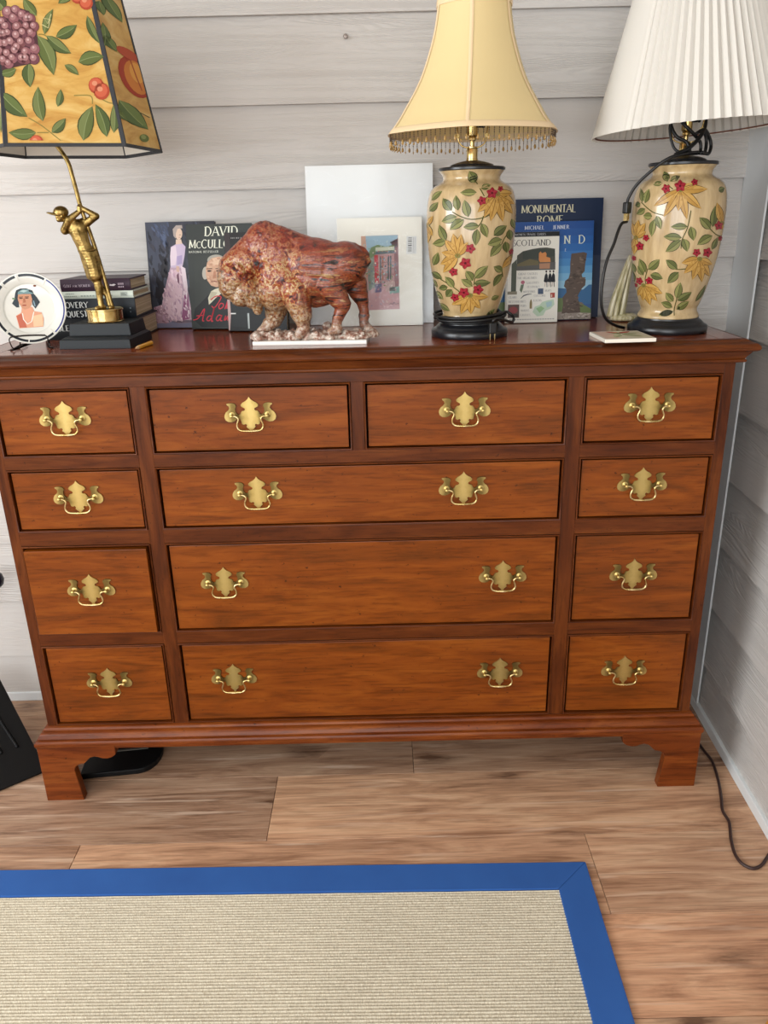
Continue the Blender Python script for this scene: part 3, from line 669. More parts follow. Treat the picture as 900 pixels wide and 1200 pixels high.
# ---- pleated shade lamp
L2 = thing('table_lamp', 'cream floral vase table lamp with white pleated shade and tangled black cord', 'lamp', (.677, .128, T), -.34)
lamp_body(L2)
vase_art(L2, V2L, V2F, V2R, V2S, lambda Y: 493 - (Y - 250)*.098, .000392, .3398, 240, .0004145)
ps = bpy.data.objects.new('shade', None)
NP = 62; b = MB(); prof = [(.396, .190), (.44, .1765), (.50, .158), (.56, .1395), (.62, .121), (.70, .0965)]; n_ = NP*8
def pl_r(r, a):
    u = (a / (2*PI) * NP) % 1; tri = (abs(2*u - 1) ** .8) * 2 - 1
    q = ((a + 2.67 + PI) % (2*PI)) - PI; m = min(1, max(0, (abs(q) - .42) / .08)); return r + (.0042 * r/.19 * tri) * m
sh2 = shell('shade', prof, M['linen'], L2, pl_r, n_, .0011)
tilt = Matrix.Translation((0, 0, .50)) @ Matrix.Rotation(math.radians(-3.2), 4, 'Y') @ Matrix.Translation((0, 0, -.50))
sh2.data.transform(tilt)
wire = MB().tube([tuple(tilt @ Vector((.1835*math.cos(a), .1835*math.sin(a), .399))) for a in [2*PI*i/64 for i in range(65)]], .0015, 6, cap=False)
wire.build('shade_wire', plain('rusty_wire', '7a4a38', .7), sh2, smooth=True)
# tangled cord: loops under the shade, a run to a hanging plug, a run to the back of the base
def spin(q): return (q[0]*math.cos(.67) - q[1]*math.sin(.67), q[0]*math.sin(.67) + q[1]*math.cos(.67), q[2])
def cord(parent, pts, r=.0034, n=6, name='cord', mat='cord'):
    pts = [spin(q) for q in pts]; return MB().tube(spline(pts, n), r, 8).build(name, M[mat], parent, smooth=True)
cord(L2, [(-.010,-.03,.353),(-.014,-.022,.372),(-.034,-.012,.385),(-.040,.002,.412),(-.022,.012,.425),(-.018,-.014,.405),(.006,-.020,.385),(.022,-.018,.372),(.022,-.02,.356),(.004,-.03,.352),(-.02,-.034,.352)])
cord(L2, [(-.052,-.038,.348),(-.02,-.04,.362),(.010,-.03,.382),(.034,-.012,.405),(.044,.004,.43),(.040,.006,.45)], .0042)
cord(L2, [(.004,-.024,.388),(.026,-.020,.396),(.046,-.012,.385),(.054,-.012,.368),(.046,-.018,.353),(.030,-.026,.352),(.010,-.034,.352)])
cord(L2, [(.022,-.020,.396),(.036,-.014,.386),(.040,-.014,.372),(.032,-.022,.354),(.012,-.036,.3535)])
cord(L2, [(-.020,-.012,.425),(-.036,-.012,.42),(-.044,-.004,.404),(-.040,-.010,.372),(-.032,-.02,.356),(-.012,-.03,.354)], .0028)
cord(L2, [(.0,-.040,.3535),(-.03,-.046,.3505),(-.066,-.040,.343),(-.090,-.022,.322),(-.108,.0,.296),(-.116,.012,.272),(-.1165,.014,.262)], .0030)
plug(L2, spin((-.1165, .014, .264)), (0, 0, 1.0))
cord(L2, [(-.070,.055,.004),(-.098,.05,.012),(-.128,.045,.030),(-.143,.042,.065),(-.143,.042,.112),(-.134,.045,.15),(-.118,.048,.182),(-.108,.052,.205),(-.097,.056,.222),(-.080,.062,.226)], .0032)

# ------------------------------------------------------------------ sculpted figures: lumps fused into one skin
def fuse(name, b, mat, parent, voxel, smooth=6, disp=None):
    me = b.mesh(name); o = bpy.data.objects.new(name, me); link(o)
    m = o.modifiers.new('r', 'REMESH'); m.mode = 'VOXEL'; m.voxel_size = voxel
    if smooth: s = o.modifiers.new('s', 'SMOOTH'); s.factor = .5; s.iterations = smooth
    dg = bpy.context.evaluated_depsgraph_get(); ev = o.evaluated_get(dg)
    nm = bpy.data.meshes.new_from_object(ev); bpy.data.objects.remove(o); bpy.data.meshes.remove(me)
    if disp:
        nr = [v.normal.copy() for v in nm.vertices]
        for v, q in zip(nm.vertices, nr): v.co += q * disp(v.co)
    nm.name = name; shade(nm, True); nm.materials.clear(); nm.materials.append(mat)
    return link(bpy.data.objects.new(name, nm), parent)

# ------------------------------------------------------------------ golfer lamp with fruit shade
G = thing('table_lamp', 'brass golfer figure table lamp with fruit printed panel shade on black plinth', 'lamp', (-.545, .130, T), -.05)
def frus(b, x0, x1, y0, y1, z0, z1, i):
    return b.add([(x0,y0,z0),(x1,y0,z0),(x1,y1,z0),(x0,y1,z0),(x0+i,y0+i,z1),(x1-i,y0+i,z1),(x1-i,y1-i,z1),(x0+i,y1-i,z1)], [(3,2,1,0),(4,5,6,7),(0,1,5,4),(1,2,6,5),(2,3,7,6),(3,0,4,7)])
frus(MB(), -.0765, .0765, -.076, .066, 0, .0185, .0015).build('plinth', M['charcoal'], G, bevel=.0012)
frus(MB(), -.0735, .0735, -.073, .063, .0185, .0225, .005).build('plinth', M['charcoal'], G, bevel=.0008)
frus(MB(), -.067, .067, -.040, .060, .0225, .0475, .003).build('plinth', M['charcoal'], G, bevel=.0012)
BZ = .0475; BX, BY = -.001, .006
MB().lathe([(0,0),(.0385,0),(.0395,.0015),(.0375,.003),(.0375,.0235),(.0395,.0245),(.0395,.027),(.038,.0275),(.036,.0265),(0,.0265)], 40, (BX, BY, BZ)).build('lamp_base', M['polished_brass'], G, smooth=.5)
FZ = BZ + .0268
def gp(X, Y, d=0.0): return Vector((BX + (X - 300)*.000352 + .0, BY + d, FZ + (1035 - Y)*.000358))
b = MB()
cap = lambda p, q, r0, r1: b.capsule(p, q, r0, r1, 10, 7)
cap(gp(288, 1022, -.004), gp(285, 960, -.002), .0058, .0072); cap(gp(285, 960, -.002), gp(282, 860, .0), .0075, .0098)     # near leg and sock
cap(gp(330, 1020, .006), gp(318, 960, .010), .005, .0065); cap(gp(318, 960, .010), gp(255, 860, .008), .0068, .0088)       # trailing leg
cap(gp(268, 1030, -.012), gp(296, 1027, .001), .0048, .0058); cap(gp(338, 1030, .002), gp(326, 1026, .012), .0045, .005)     # shoes
cap(gp(276, 842, -.001), gp(262, 730, .0), .0150, .0165); cap(gp(248, 838, .006), gp(240, 730, .004), .0135, .0165)           # shorts
cap(gp(252, 735, .002), gp(235, 690, .0), .0175, .0165)
cap(gp(235, 690, .0), gp(212, 600, -.001), .0150, .0185); b.ball(gp(205, 575, -.002), .022, .0155, .019, 14, 10)             # waist, chest
cap(gp(150, 572, -.006), gp(250, 545, .004), .0100, .0105)                                                                  # shoulders
cap(gp(160, 545, -.003), gp(140, 515, -.004), .0072, .0068)                                                                 # neck
b.ball(gp(127, 500, -.006), .0118, .0120, .0145, 14, 10); b.ball(gp(108, 512, -.012), .0032, .0042, .0036, 8, 6); b.ball(gp(116, 527, -.010), .006, .006, .005, 8, 6)
b.ball(gp(146, 508, -.017), .002, .0016, .0036, 8, 6)                                                                      # ear
cap(gp(140, 585, -.009), gp(182, 528, -.016), .0092, .0078); cap(gp(182, 528, -.016), gp(240, 486, -.008), .0075, .0052)     # leading arm across the chest
cap(gp(256, 552, .002), gp(332, 512, -.001), .0090, .0072); cap(gp(332, 512, -.001), gp(256, 466, -.004), .0070, .0050)      # trailing arm, elbow out
b.ball(gp(246, 478, -.006), .0062, .005, .0056); b.ball(gp(248, 462, -.005), .0058, .005, .0054)
for k in range(4): cap(gp(238, 488 - 9*k, -.011), gp(254, 486 - 9*k, -.012), .0017, .0017)
cap(gp(240, 452, -.009), gp(250, 446, -.008), .0017, .0015)
fig = fuse('golfer', b, M['bronze'], G, .0013, 3, lambda p: .00035*noise.noise(p*260))
b = MB(); b.ball(gp(130, 486, -.006), .0155, .0150, .0125, 16, 10); cp_ = gp(92, 495, -.013); b.ball(cp_, .0150, .0115, .0026, 14, 8, Matrix.Rotation(.25, 3, 'Y'))
fuse('cap', b, M['bronze'], fig, .0012, 2)
b = MB()
for z in (838, 705): pass
b.tube([gp(246, 700, 0) + Vector((.0178*math.cos(a), .0172*math.sin(a), .0012*math.cos(a))) for a in [2*PI*i/24 for i in range(25)]], .0014, 6, cap=False).build('belt', M['bronze'], fig, smooth=True)
rod = [gp(345, 1040, .008), gp(318, 860, .008), gp(285, 660, .006), gp(250, 470, -.002), gp(238, 385, -.002), gp(226, 300, -.002), gp(212, 225, -.001), gp(180, 165, .0), gp(140, 112, .002), gp(128, 80, .004), gp(120, 20, .004), gp(112, -60, .002), gp(108, -160, 0)]
MB().tube(spline(rod, 6), .0043, 10).build('stem', M['bronze'], G, smooth=True)
# shade: six panels on a black frame
SR = Matrix.Rotation(.2849 + .05, 3, 'Z'); SO = SR.to_4x4(); so_c = Matrix.Rotation(.05, 3, 'Z') @ Vector((-.5605 + .545, .120 - .130, 0))
Z0, Z1 = 1.4847 - T, 1.80 - T
def hexk(z): return 1 - .93*(z - Z0)
HEX = [(-.1043, -.1571), (.1043, -.1571), (.1761, 0), (.1043, .1571), (-.1043, .1571), (-.1761, 0)]
def hp_(i, z, k=1.0):
    x, y = HEX[i % 6]; q = SR @ Vector((x*hexk(z)*k, y*hexk(z)*k, 0)); return Vector((so_c.x + q.x, so_c.y + q.y, z))
M['parchment'] = N('amber_parchment'); n = M['parchment']
wv = n.noise(n.coord((1, 1, 3.2)), 9, 6, .62, 1.5); col = n.ramp(wv, [(.3, lin('c98f3c')), (.5, lin('e0b35c')), (.7, lin('eccb7e'))])
n.set(Base_Color=col, Roughness=.4)
ts = n.n('ShaderNodeBsdfTranslucent'); n.l(col, ts.inputs[0]); mx = n.n('ShaderNodeMixShader'); mx.inputs[0].default_value = .25
n.l(n.b.outputs[0], mx.inputs[1]); n.l(ts.outputs[0], mx.inputs[2]); n.l(mx.outputs[0], [q for q in n.t.nodes if q.type == 'OUTPUT_MATERIAL'][0].inputs[0]); M['parchment'] = n.m
M['shade_lining'] = plain('white_shade_lining', 'e4e0d6', .8); M['shade_frame'] = plain('black_shade_ribbon', '24262b', .6)
FRUIT = {}
def art_front(p):
    LF = [((300,245),(405,185),60),((245,235),(290,115),44),((255,240),(375,320),62),((410,360),(540,330),74),((455,140),(520,270),44),((340,375),(412,422),38),
          ((15,510),(145,625),84),((222,645),(205,480),72),((300,575),(318,490),42),((185,700),(45,700),62),((265,700),(340,630),56),((430,740),(480,570),92),((555,720),(495,560),74),
          ((210,240),(285,425),90),((165,370),(165,485),70),((100,400),(15,425),50),((60,130),(15,80),70),((210,150),(150,70),56),((115,5),(345,-15),110),((380,20),(315,90),54),((592,700),(590,560),60)]
    for k, (b_, t_, w_) in enumerate(LF): p.leaf(b_, t_, w_*.8, '5a6434' if k % 2 else '4a572e', '6d7645' if k % 3 else '5f6c3a', '364020', '7e8858', 3, .06*(-1)**k)
    for s_ in ([(150,630),(220,670),(330,755)],[(190,700),(250,700)],[(480,560),(470,520),(385,520)],[(215,235),(250,240),(300,290)],[(490,515),(560,550),(600,555)]): p.line([(q.x, q.y) for q in spline([(a, c, 0) for a, c in s_], 4)], 5, '8a7a3c', 2)
    p.line([(235,190),(265,205),(275,165),(245,160),(262,185),(280,140)], 4, 'c9c08a', 6)
    p.poly([(15,190),(60,150),(120,115),(175,130),(205,190),(215,300),(200,370),(120,385),(15,410)], '4a2c30', 5)
    rnd = random.Random(5)
    for (cx, cy) in [(60,205),(140,230),(110,245),(55,285),(180,230),(110,300),(150,350),(65,375),(165,165),(50,240),(45,185),(100,165),(140,150),(180,165),(70,235),(115,205),(160,200),(195,200),(30,285),(80,275),(130,275),(170,270),(60,330),(100,315),(150,320),(195,305),(40,360),(85,350),(130,350),(190,350),(35,240),(110,130),(75,140),(25,320)]:
        r = rnd.uniform(23, 29); p.ell(cx, cy, r*1.06, r*1.06, '4a2a30', 6); p.ell(cx, cy, r, r, rnd.choice(['77484a', '86555a', '6c4048']), 7); p.ell(cx - 4, cy - 5, r*.6, r*.6, '9c7070', 8); p.ell(cx - 6, cy - 8, r*.22, r*.22, 'c0a0a0', 9)
    for (cx, cy, r) in [(410,50,38),(450,80,34),(500,470,40),(528,497,42),(185,748,36)]:
        p.ell(cx, cy, r, r, 'a8452c', 6); p.ell(cx - 3, cy - 4, r*.8, r*.8, 'c05c40', 7); p.ell(cx - 8, cy - 10, r*.35, r*.3, 'd08868', 8)
def art_side(p):
    for k, (b_, t_, w_) in enumerate([((545,0),(612,110),60),((535,55),(555,120),36),((565,220),(612,285),50),((570,285),(555,160),40),((640,540),(765,660),92),((600,560),(680,640),50)]): p.leaf(b_, t_, w_*.8, '55693a', '6c7d44', '38461f', '87945c', 3, .05)
    p.ell(690, 385, 62, 112, 'a23a22', 3, 22, -.28); p.ell(694, 385, 46, 92, 'c87a34', 4, 20, -.28); p.ell(690, 360, 26, 55, 'd99a48', 5, 16, -.28); p.ell(648, 270, 42, 26, 'b04a2c', 6, 14, .3)
    p.line([(660,300),(690,380),(720,450)], 5, 'a8502a', 6); p.line([(620,500),(600,480)], 5, '7a6a34', 4); p.line([(720,575),(765,590)], 5, '6a5a30', 4); p.ell(752, 713, 20, 22, '5d6a34', 4); p.ell(748, 708, 11, 12, '86925a', 5)
def panel(i, art, xl, xr, ybot):
    b = MB(); A = [hp_(i, Z0), hp_(i+1, Z0), hp_(i+1, Z1), hp_(i, Z1)]; I = [hp_(i, Z0, .988), hp_(i+1, Z0, .988), hp_(i+1, Z1, .984), hp_(i, Z1, .984)]
    o = MB().add(A + [q + (a - q)*.25 for a, q in zip(A, I)], [(0,1,2,3),(7,6,5,4),(0,4,5,1),(1,5,6,2),(2,6,7,3),(3,7,4,0)]).build('shade_panel', M['parchment'], G)
    MB().add([q + (a - q)*.2 for a, q in zip(A, I)] + I, [(0,1,2,3),(7,6,5,4),(0,4,5,1),(1,5,6,2),(2,6,7,3),(3,7,4,0)]).build('lining', M['shade_lining'], o)
    nn = (A[1] - A[0]).cross(A[3] - A[0]).normalized(); ZS = 1.748 - T
    def fn(X, Y, e):
        h = max(.035, (ybot - Y)/ybot); z = Z0 + h*(ZS - Z0); u = (X - xl(Y))/(xr(Y) - xl(Y)); a = hp_(i, z); c = hp_(i+1, z); u = min(1, max(0, u)); return a.lerp(c, u) + nn*(.0003 + e)
    p = Paint(fn, .00009); art(p); p.build('fruit_print', M['flatprint'], o)
for i in range(6):
    if i % 3 == 0: panel(i, art_front, lambda Y: 20, lambda Y: 655 - 185*(765 - Y)/765, 765)
    elif i % 3 == 1: panel(i, art_side, lambda Y: 680 - 175*(775 - Y)/775, lambda Y: 838 - 238*(775 - Y)/775, 775)
    else: panel(i, art_front, lambda Y: 20, lambda Y: 655 - 185*(765 - Y)/765, 765)
for i in range(6):
    d = (hp_(i, Z0) - hp_(i, Z0, .9)).normalized()
    t1 = (hp_(i+1, Z0) - hp_(i, Z0)).normalized(); t0 = (hp_(i-1, Z0) - hp_(i, Z0)).normalized(); b = MB(); W_ = .0065
    for z in (Z0, Z1): q = hp_(i, z, 1.003); b.v += [q + t0*W_, q + d*.001, q + t1*W_, q - d*.004]
    b.f += [(0,1,5,4),(1,2,6,5),(2,3,7,6),(3,0,4,7),(3,2,1,0),(4,5,6,7)]; b.build('shade_ribbon', M['shade_frame'], G)
    for z, dz in ((Z0 - .001, .0062), (Z1 - .005, .006)):
        A = [hp_(i, z, 1.004), hp_(i+1, z, 1.004), hp_(i+1, z + dz, 1.004), hp_(i, z + dz, 1.004)]; I = [hp_(i, z, .985), hp_(i+1, z, .985), hp_(i+1, z + dz, .985), hp_(i, z + dz, .985)]
        MB().add(A + I, [(0,1,2,3),(7,6,5,4),(0,4,5,1),(1,5,6,2),(2,6,7,3),(3,7,4,0)]).build('shade_ribbon', M['shade_frame'], G)
tp = rod[-1]
MB().tube([tp, tp + Vector((-.002, 0, .10)), Vector((so_c.x, so_c.y, Z1 + .004))], .003, 8).ball((so_c.x, so_c.y, Z1 + .010), .007).build('shade_post', M['bronze'], G, smooth=True)
b = MB()
for i in range(3): b.tube([(so_c.x, so_c.y, Z1 - .006), hp_(2*i, Z1 - .006, .985)], .0016, 6)
b.build('shade_spider', M['shade_frame'], G, smooth=True)

# ------------------------------------------------------------------ plate on wire easel
PLx = thing('plate', 'round white plate with dark blue rim band and painted woman portrait on wire stand', 'plate', (-.6905, .090, T + .0085), 0, None, (math.radians(90 - 14), 0, .20))
M['china'] = plain('white_china', 'd3d1c8', .2, Coat_Weight=.3); PR = .0745
prof = [(0,.0),(.050,.0),(.053,.0012),(.056,.004),(.0735,.0075),(.0745,.0088),(.0735,.0098),(.055,.0062),(.051,.0035),(.049,.003),(0,.003)]
MB().lathe(prof, 72, (0, PR, -.003), cap=False).build('dish', M['china'], PLx, smooth=.9)
def pfn(X, Y, e):
    x = (X - 383)*.0001935; y = (565 - Y)*.000166; r = math.hypot(x, y)
    z = .0 if r < .0495 else (.0032*(r-.0495)/.0055 if r < .055 else .0032 + .0036*(r-.055)/.0185); return Vector((x, PR + y, z + .0003 + e))
p = Paint(pfn, .00008)
def ring(p, r0, r1, a0, a1, col, n=40, layer=1):
    def q(r, a): return (383 + r*math.cos(a)/.0001935, 565 - r*math.sin(a)/.000166)
    A = [math.radians(a0 + (a1-a0)*i/n) for i in range(n+1)]; p.strip([q(r1, a) for a in A], [q(r0, a) for a in A], col, layer)
for a0, a1 in ((58, 102), (108, 131), (136, 165), (172, 222), (226, 262), (264, 308)): ring(p, .0662, .0712, a0, a1, '20242a', 20)
ring(p, .0684, .0712, 312, 415, '2c3578', 40); ring(p, .0520, .0525, 0, 360, 'b9bdb4', 60)
for a in (55, 104, 134, 224, 310): ring(p, .058, .0712, a - .7, a + .7, 'c4c0b4', 2, 2)
p.poly([(250,370),(265,330),(310,310),(370,312),(430,340),(440,380),(470,430),(495,490),(460,540),(440,570),(415,520),(410,390),(280,390),(275,545),(245,545),(205,495),(235,440)], '343c42', 2)
p.poly([(280,380),(410,385),(418,450),(405,520),(380,560),(330,575),(300,550),(280,500),(270,440)], 'c08a6c', 3)
p.poly([(282,352),(330,322),(395,325),(440,362),(432,385),(340,380),(275,385)], '6f8c8e', 4); p.poly([(300,345),(340,330),(385,342),(340,362)], 'a9c0be', 5); p.poly([(395,330),(440,360),(430,372),(392,350)], '2c3438', 5)
p.poly([(300,545),(410,545),(425,600),(500,620),(515,700),(500,800),(250,808),(240,720),(230,650),(290,610)], 'd2977a', 2); p.poly([(235,650),(300,620),(310,700),(330,800),(255,800)], 'b5604a', 3); p.poly([(400,660),(505,640),(500,790),(400,795)], 'e4b894', 3)
for x in (305, 365): p.ell(x, 432, 20, 7, '4a2c26', 5, 10); p.line([(x-22,418),(x+22,416)], 7, '4a3028', 5)
p.poly([(328,435),(345,435),(350,485),(322,490)], 'a4684e', 5); p.ell(330, 522, 24, 8, '8e4034', 5, 10); p.ell(300, 480, 14, 22, 'cf9276', 4, 10)
p.line([(300,620),(305,700),(340,760),(385,730),(420,610)], 9, 'e9e4da', 5); p.line([(430,470),(440,540)], 12, '7d95a0', 5); p.line([(215,430),(245,440)], 18, '5c7a58', 3); p.ell(460, 285, 17, 13, '7a4a36', 3, 10)
p.build('portrait', M['paint'], PLx)
ES = thing('plate_stand', 'small twisted dark wire easel holding the portrait plate', 'stand', (-.690, .078, T), .20)
b = MB()
for s in (-1, 1):
    b.tube(spline([(s*.034, -.0225, .030), (s*.038, -.024, .024), (s*.036, -.024, .012), (s*.035, -.018, .006), (s*.034, -.004, .0045), (s*.030, .03, .006), (s*.022, .055, .004)], 5), .0014, 6)
    b.tube(spline([(s*.034, -.018, .0045), (s*.042, -.010, .0015), (s*.030, .02, .0015)], 4), .0014, 6)
    b.tube([(s*.030, .026, .0055), (s*.020, .042, .075)], .0013, 6)
b.tube([(-.020, .042, .075), (.020, .042, .075)], .0013, 6)
M['wire'] = plain('dark_wire', '2a221e', .4, .6)
b.build('wire_frame', M['wire'], ES, smooth=True)
b = MB(); NT = 90
for ph in (0, PI): b.tube([(-.034 + .068*i/NT, -.0225 + .0012*math.cos(i*.7 + ph), .030 + .0015*math.sin(PI*i/NT) + .0012*math.sin(i*.7 + ph)) for i in range(NT+1)], .0010, 5)
b.build('twisted_rail', M['wire'], ES, smooth=True)

# ------------------------------------------------------------------ stack of books
def book(name, label, loc, size, cover, rot=(0, 0, 0), group=None, hard=.003, spine='-y', cat='book'):
    """a closed book lying flat: size = (length along x, depth along y, thickness); spine on -y, page edges on +-x and +y"""
    L, D, H = size; r = thing(name, label, cat, loc, 0, group, rot)
    MB().box(0, L, .0, D, 0, hard).build('cover_board', cover, r, bevel=.0006); MB().box(0, L, 0, D, H-hard, H).build('cover_board', cover, r, bevel=.0006)
    n_ = 8; pr = [(-.0005 - .003*math.sin(PI*i/n_), H*i/n_) for i in range(n_+1)] + [(.003, H), (.003, 0)]
    MB().prism([(y, z) for y, z in pr], (0, L), lambda a, c, d: (d, a, c)).build('spine', cover, r, smooth=.6)
    MB().box(.0035, L-.0035, .003, D-.004, hard, H-hard).build('page_block', M['pages'], r)
    return r
M['bk_plum'] = plain('plum_jacket', '342030', .45, Specular_IOR_Level=.3); M['bk_pale'] = plain('pale_green_jacket', 'cfd8cc', .5); M['bk_navy'] = plain('dark_navy_jacket', '191f26', .45, Specular_IOR_Level=.3); M['bk_ink'] = plain('black_jacket', '141619', .45, Specular_IOR_Level=.3)
def spine_print(r, L, H, f):
    p = Paint(lambda X, Y, e: Vector((X, -.0042 - e, Y)), .0001); f(p, L, H); p.build('spine_lettering', M['flatprint'], r)
grp = 'books in the flat stack'
SY = .203; z = T
b1 = book('book', 'thick black book at the bottom of the flat stack behind the plinth', (-.712, SY, z), (.219, .155, .046), M['bk_ink'], (0, 0, .0), grp)
spine_print(b1, .219, .046, lambda p, L, H: text(p, 'TABLE', .012, .0205, .0125, 'd9d9d4', weight=.2)); z += .0463
b2 = book('book', 'dark navy book with large white spine lettering in the flat stack', (-.709, SY - .001, z), (.211, .150, .0435), M['bk_navy'], (0, 0, .008), grp)
def f2(p, L, H):
    text(p, 'DISCOVERY', .021, .0245, .0125, 'dfe3e2', weight=.22, thin=.08, sx=.95); text(p, 'CONQUEST', .021, .0050, .0125, 'dfe3e2', weight=.22, thin=.08, sx=.95); p.rect(L-.012, .02, L-.009, .023, '6a7078'); p.rect(L-.012, .012, L-.010, .015, '6a7078')
spine_print(b2, .211, .0435, f2); z += .0438
b3 = book('book', 'thin pale green book second from the top of the flat stack', (-.661, SY + .002, z), (.162, .135, .0155), M['bk_pale'], (0, 0, -.006), grp)
def f3(p, L, H):
    for k in range(5): p.rect(.012 + .004*k, .0098, .0142 + .004*k, .0122, '97a29a')
    for k in range(7): p.rect(.008 + .0042*k, .0045, .0106 + .0042*k, .0068, '97a29a')
    for k in range(11): p.rect(.045 + .0066*k, .0046, .0492 + .0066*k, .0075, '9aa59c')
    p.rect(.134, .004, .149, .0125, 'aab2aa'); p.rect(.136, .006, .147, .0075, '6b756c', 2); p.rect(.136, .009, .144, .0105, '6b756c', 2)
spine_print(b3, .162, .0155, f3); z += .0157
b4 = book('book', 'dark plum hardback on top of the flat stack of books', (-.659, SY + .003, z), (.155, .135, .0262), M['bk_plum'], (0, 0, .004), grp)
def f4(p, L, H):
    text(p, 'GOLF for WOMEN', .008, .0095, .0056, 'b9a9b4', weight=.16, sx=.92); p.poly([(.110,.011),(.119,.0105),(.124,.013),(.120,.015),(.115,.0135),(.111,.0145)], 'd4ccd2')
    for k in range(4): p.rect(.1285 + .0034*k, .0125, .1308 + .0034*k, .0165, 'a594a0'); p.rect(.1285 + .0034*k, .0065, .1308 + .0034*k, .0098, 'a594a0')
spine_print(b4, .155, .0262, f4)
# pencil stub
M['pencil_yellow'] = plain('yellow_pencil_paint', 'd9a02c', .35)
pc = thing('pencil', 'short yellow pencil stub lying beside the black lamp plinth', 'pencil', (-.4525, .034, T + .0043), math.radians(81))
MB().lathe([(0, 0), (.0042, 0), (.0042, .066), (0, .066)], 6).build('barrel', M['pencil_yellow'], pc).rotation_euler = (0, PI/2, 0)
MB().lathe([(.0042, 0), (.0008, -.012), (0, -.012)], 6).build('sharpened_tip', plain('bare_pencil_wood', 'caa878', .7), pc).rotation_euler = (0, PI/2, 0)

# ------------------------------------------------------------------ books and boards leaning on the wall
def leaning(name, label, cat, bl, W, H, th, cover, lean, yaw, group=None, board=False, edge=None):
    """upright thing leaning back: x across the front, z up, y into its thickness"""
    a = math.radians(lean); z = T + th*math.sin(a) + .0003
    r = thing(name, label, cat, (bl[0], bl[1], z), 0, group); r.rotation_mode = 'XYZ'
    r.rotation_euler = (Matrix.Rotation(math.radians(yaw), 3, 'Z') @ Matrix.Rotation(-a, 3, 'X')).to_euler()
    if board: MB().box(0, W, 0, th, 0, H).build('board', cover, r, bevel=.0005)
    else:
        h = .0025
        MB().box(0, W, 0, h, 0, H).build('front_cover', cover, r, bevel=.0005); MB().box(0, W, th-h, th, 0, H).build('back_cover', cover, r, bevel=.0005)
        n_ = 8; pr = [(-.0025*math.sin(PI*i/n_), th*i/n_) for i in range(n_+1)] + [(.002, th), (.002, 0)]
        MB().prism([(x, y) for x, y in pr], (0, H), lambda p, q, d: (p, q, d)).build('spine', cover, r, smooth=.6)
        MB().box(.002, W-.003, h, th-h, .003, H-.003).build('page_block', M['pages'], r)
    return r
def cover_fn(W, H, xl, xr, yt, yb):
    def fn(X, Y, e):
        t = (Y - yt)/(yb - yt); a = xl[0] + (xl[1]-xl[0])*t; c = xr[0] + (xr[1]-xr[0])*t
        return Vector((W*min(.999, max(.001, (X-a)/(c-a))), -.0002 - e, H*min(.999, max(.001, 1-t))))
    return fn
lg = None
M['slate_cover'] = plain('slate_cover', '33343b', .3); M['jacket_grey'] = plain('charcoal_jacket', '2e3130', .35, Specular_IOR_Level=.3); M['navy_cover'] = plain('navy_cover', '1c2a44', .35); M['blue_cover'] = plain('blue_cover', '2b5590', .3); M['white_cover'] = plain('white_cover', 'e8e6dc', .35)
# 1 woman in pink gown
r = leaning('book', 'dark slate book showing a woman in a long pink gown, leftmost of the leaning books', 'book', (-.5085, .360, 0), .168, .247, .014, M['slate_cover'], 8.0, -3.0)
p = Paint(cover_fn(.168, .247, (60, 135), (592, 650), 75, 868), .0001)
p.rect(60, 75, 660, 868, '3a3b45', 0); p.poly([(60,75),(240,75),(230,250),(190,480),(130,640),(100,400)], '464a58', 1); p.poly([(130,90),(240,230),(235,300),(180,200)], '56607a', 2); p.poly([(240,300),(240,520),(190,640),(150,640),(150,460)], '2c2a30', 2); p.poly([(430,75),(592,75),(640,560),(420,400)], '33333c', 1)
bgp = [(70,90),(580,90),(600,500),(640,820),(140,820)]
p.scatter(bgp, 160, ['343540', '3e404d', '2c2c34', '4a4d5c', '33333c', '41404a'], 14, 44, 2, .35, 1.3, 3); p.scatter([(110,90),(240,90),(230,240),(150,200)], 40, ['4a5268', '56607a', '434a5e'], 10, 30, 2.5, .3, 1.0, 5)
p.poly([(135,820),(420,810),(650,830),(650,868),(135,868)], '77748a', 3)
p.poly([(260,410),(340,400),(390,560),(420,700),(470,830),(330,835),(225,800),(135,790),(140,710),(200,690),(215,600)], 'b79aa8', 3); p.poly([(270,440),(330,420),(355,600),(350,815),(235,790),(225,620)], 'd3b3bd', 4); p.poly([(140,715),(205,690),(240,780),(260,830),(150,830)], 'a98794', 4); p.poly([(370,520),(400,620),(415,800),(350,815),(365,680)], '8e4a72', 4); p.poly([(340,400),(375,420),(395,560),(392,660),(365,560)], 'e0cdd4', 5)
p.scatter([(215,600),(260,440),(345,420),(390,560),(450,800),(330,830),(225,795),(150,770)], 150, ['d3b3bd', 'c4a0b2', 'dcc0ca', 'b794a8', 'caa6b4', 'e2ccd2', 'a98498'], 6, 22, 5, .35, 1.25, 7); p.scatter([(140,715),(205,690),(250,780),(260,830),(150,830)], 40, ['a98794', '96707e', 'b99aa6', '84606e'], 5, 16, 5, .5, .6, 8)
p.poly([(262,260),(300,240),(350,235),(375,260),(368,330),(355,400),(345,415),(262,412),(258,330)], 'c3b0c6', 4); p.poly([(262,265),(300,250),(310,320),(300,395),(262,400),(258,330)], 'dbc8d2', 5); p.poly([(310,330),(350,320),(350,385),(312,395)], 'a796b8', 5)
p.poly([(300,205),(340,205),(350,238),(300,242)], 'd8bda9', 5); p.ell(322, 165, 27, 42, 'd9bca6', 5); p.poly([(282,180),(275,130),(300,102),(345,102),(350,125),(312,128),(300,160),(300,200)], 'a89a92', 6); p.line([(325,172),(338,172)], 4, '6a4a44', 6, ); p.line([(322,190),(334,190)], 3, '9a5a52', 6)
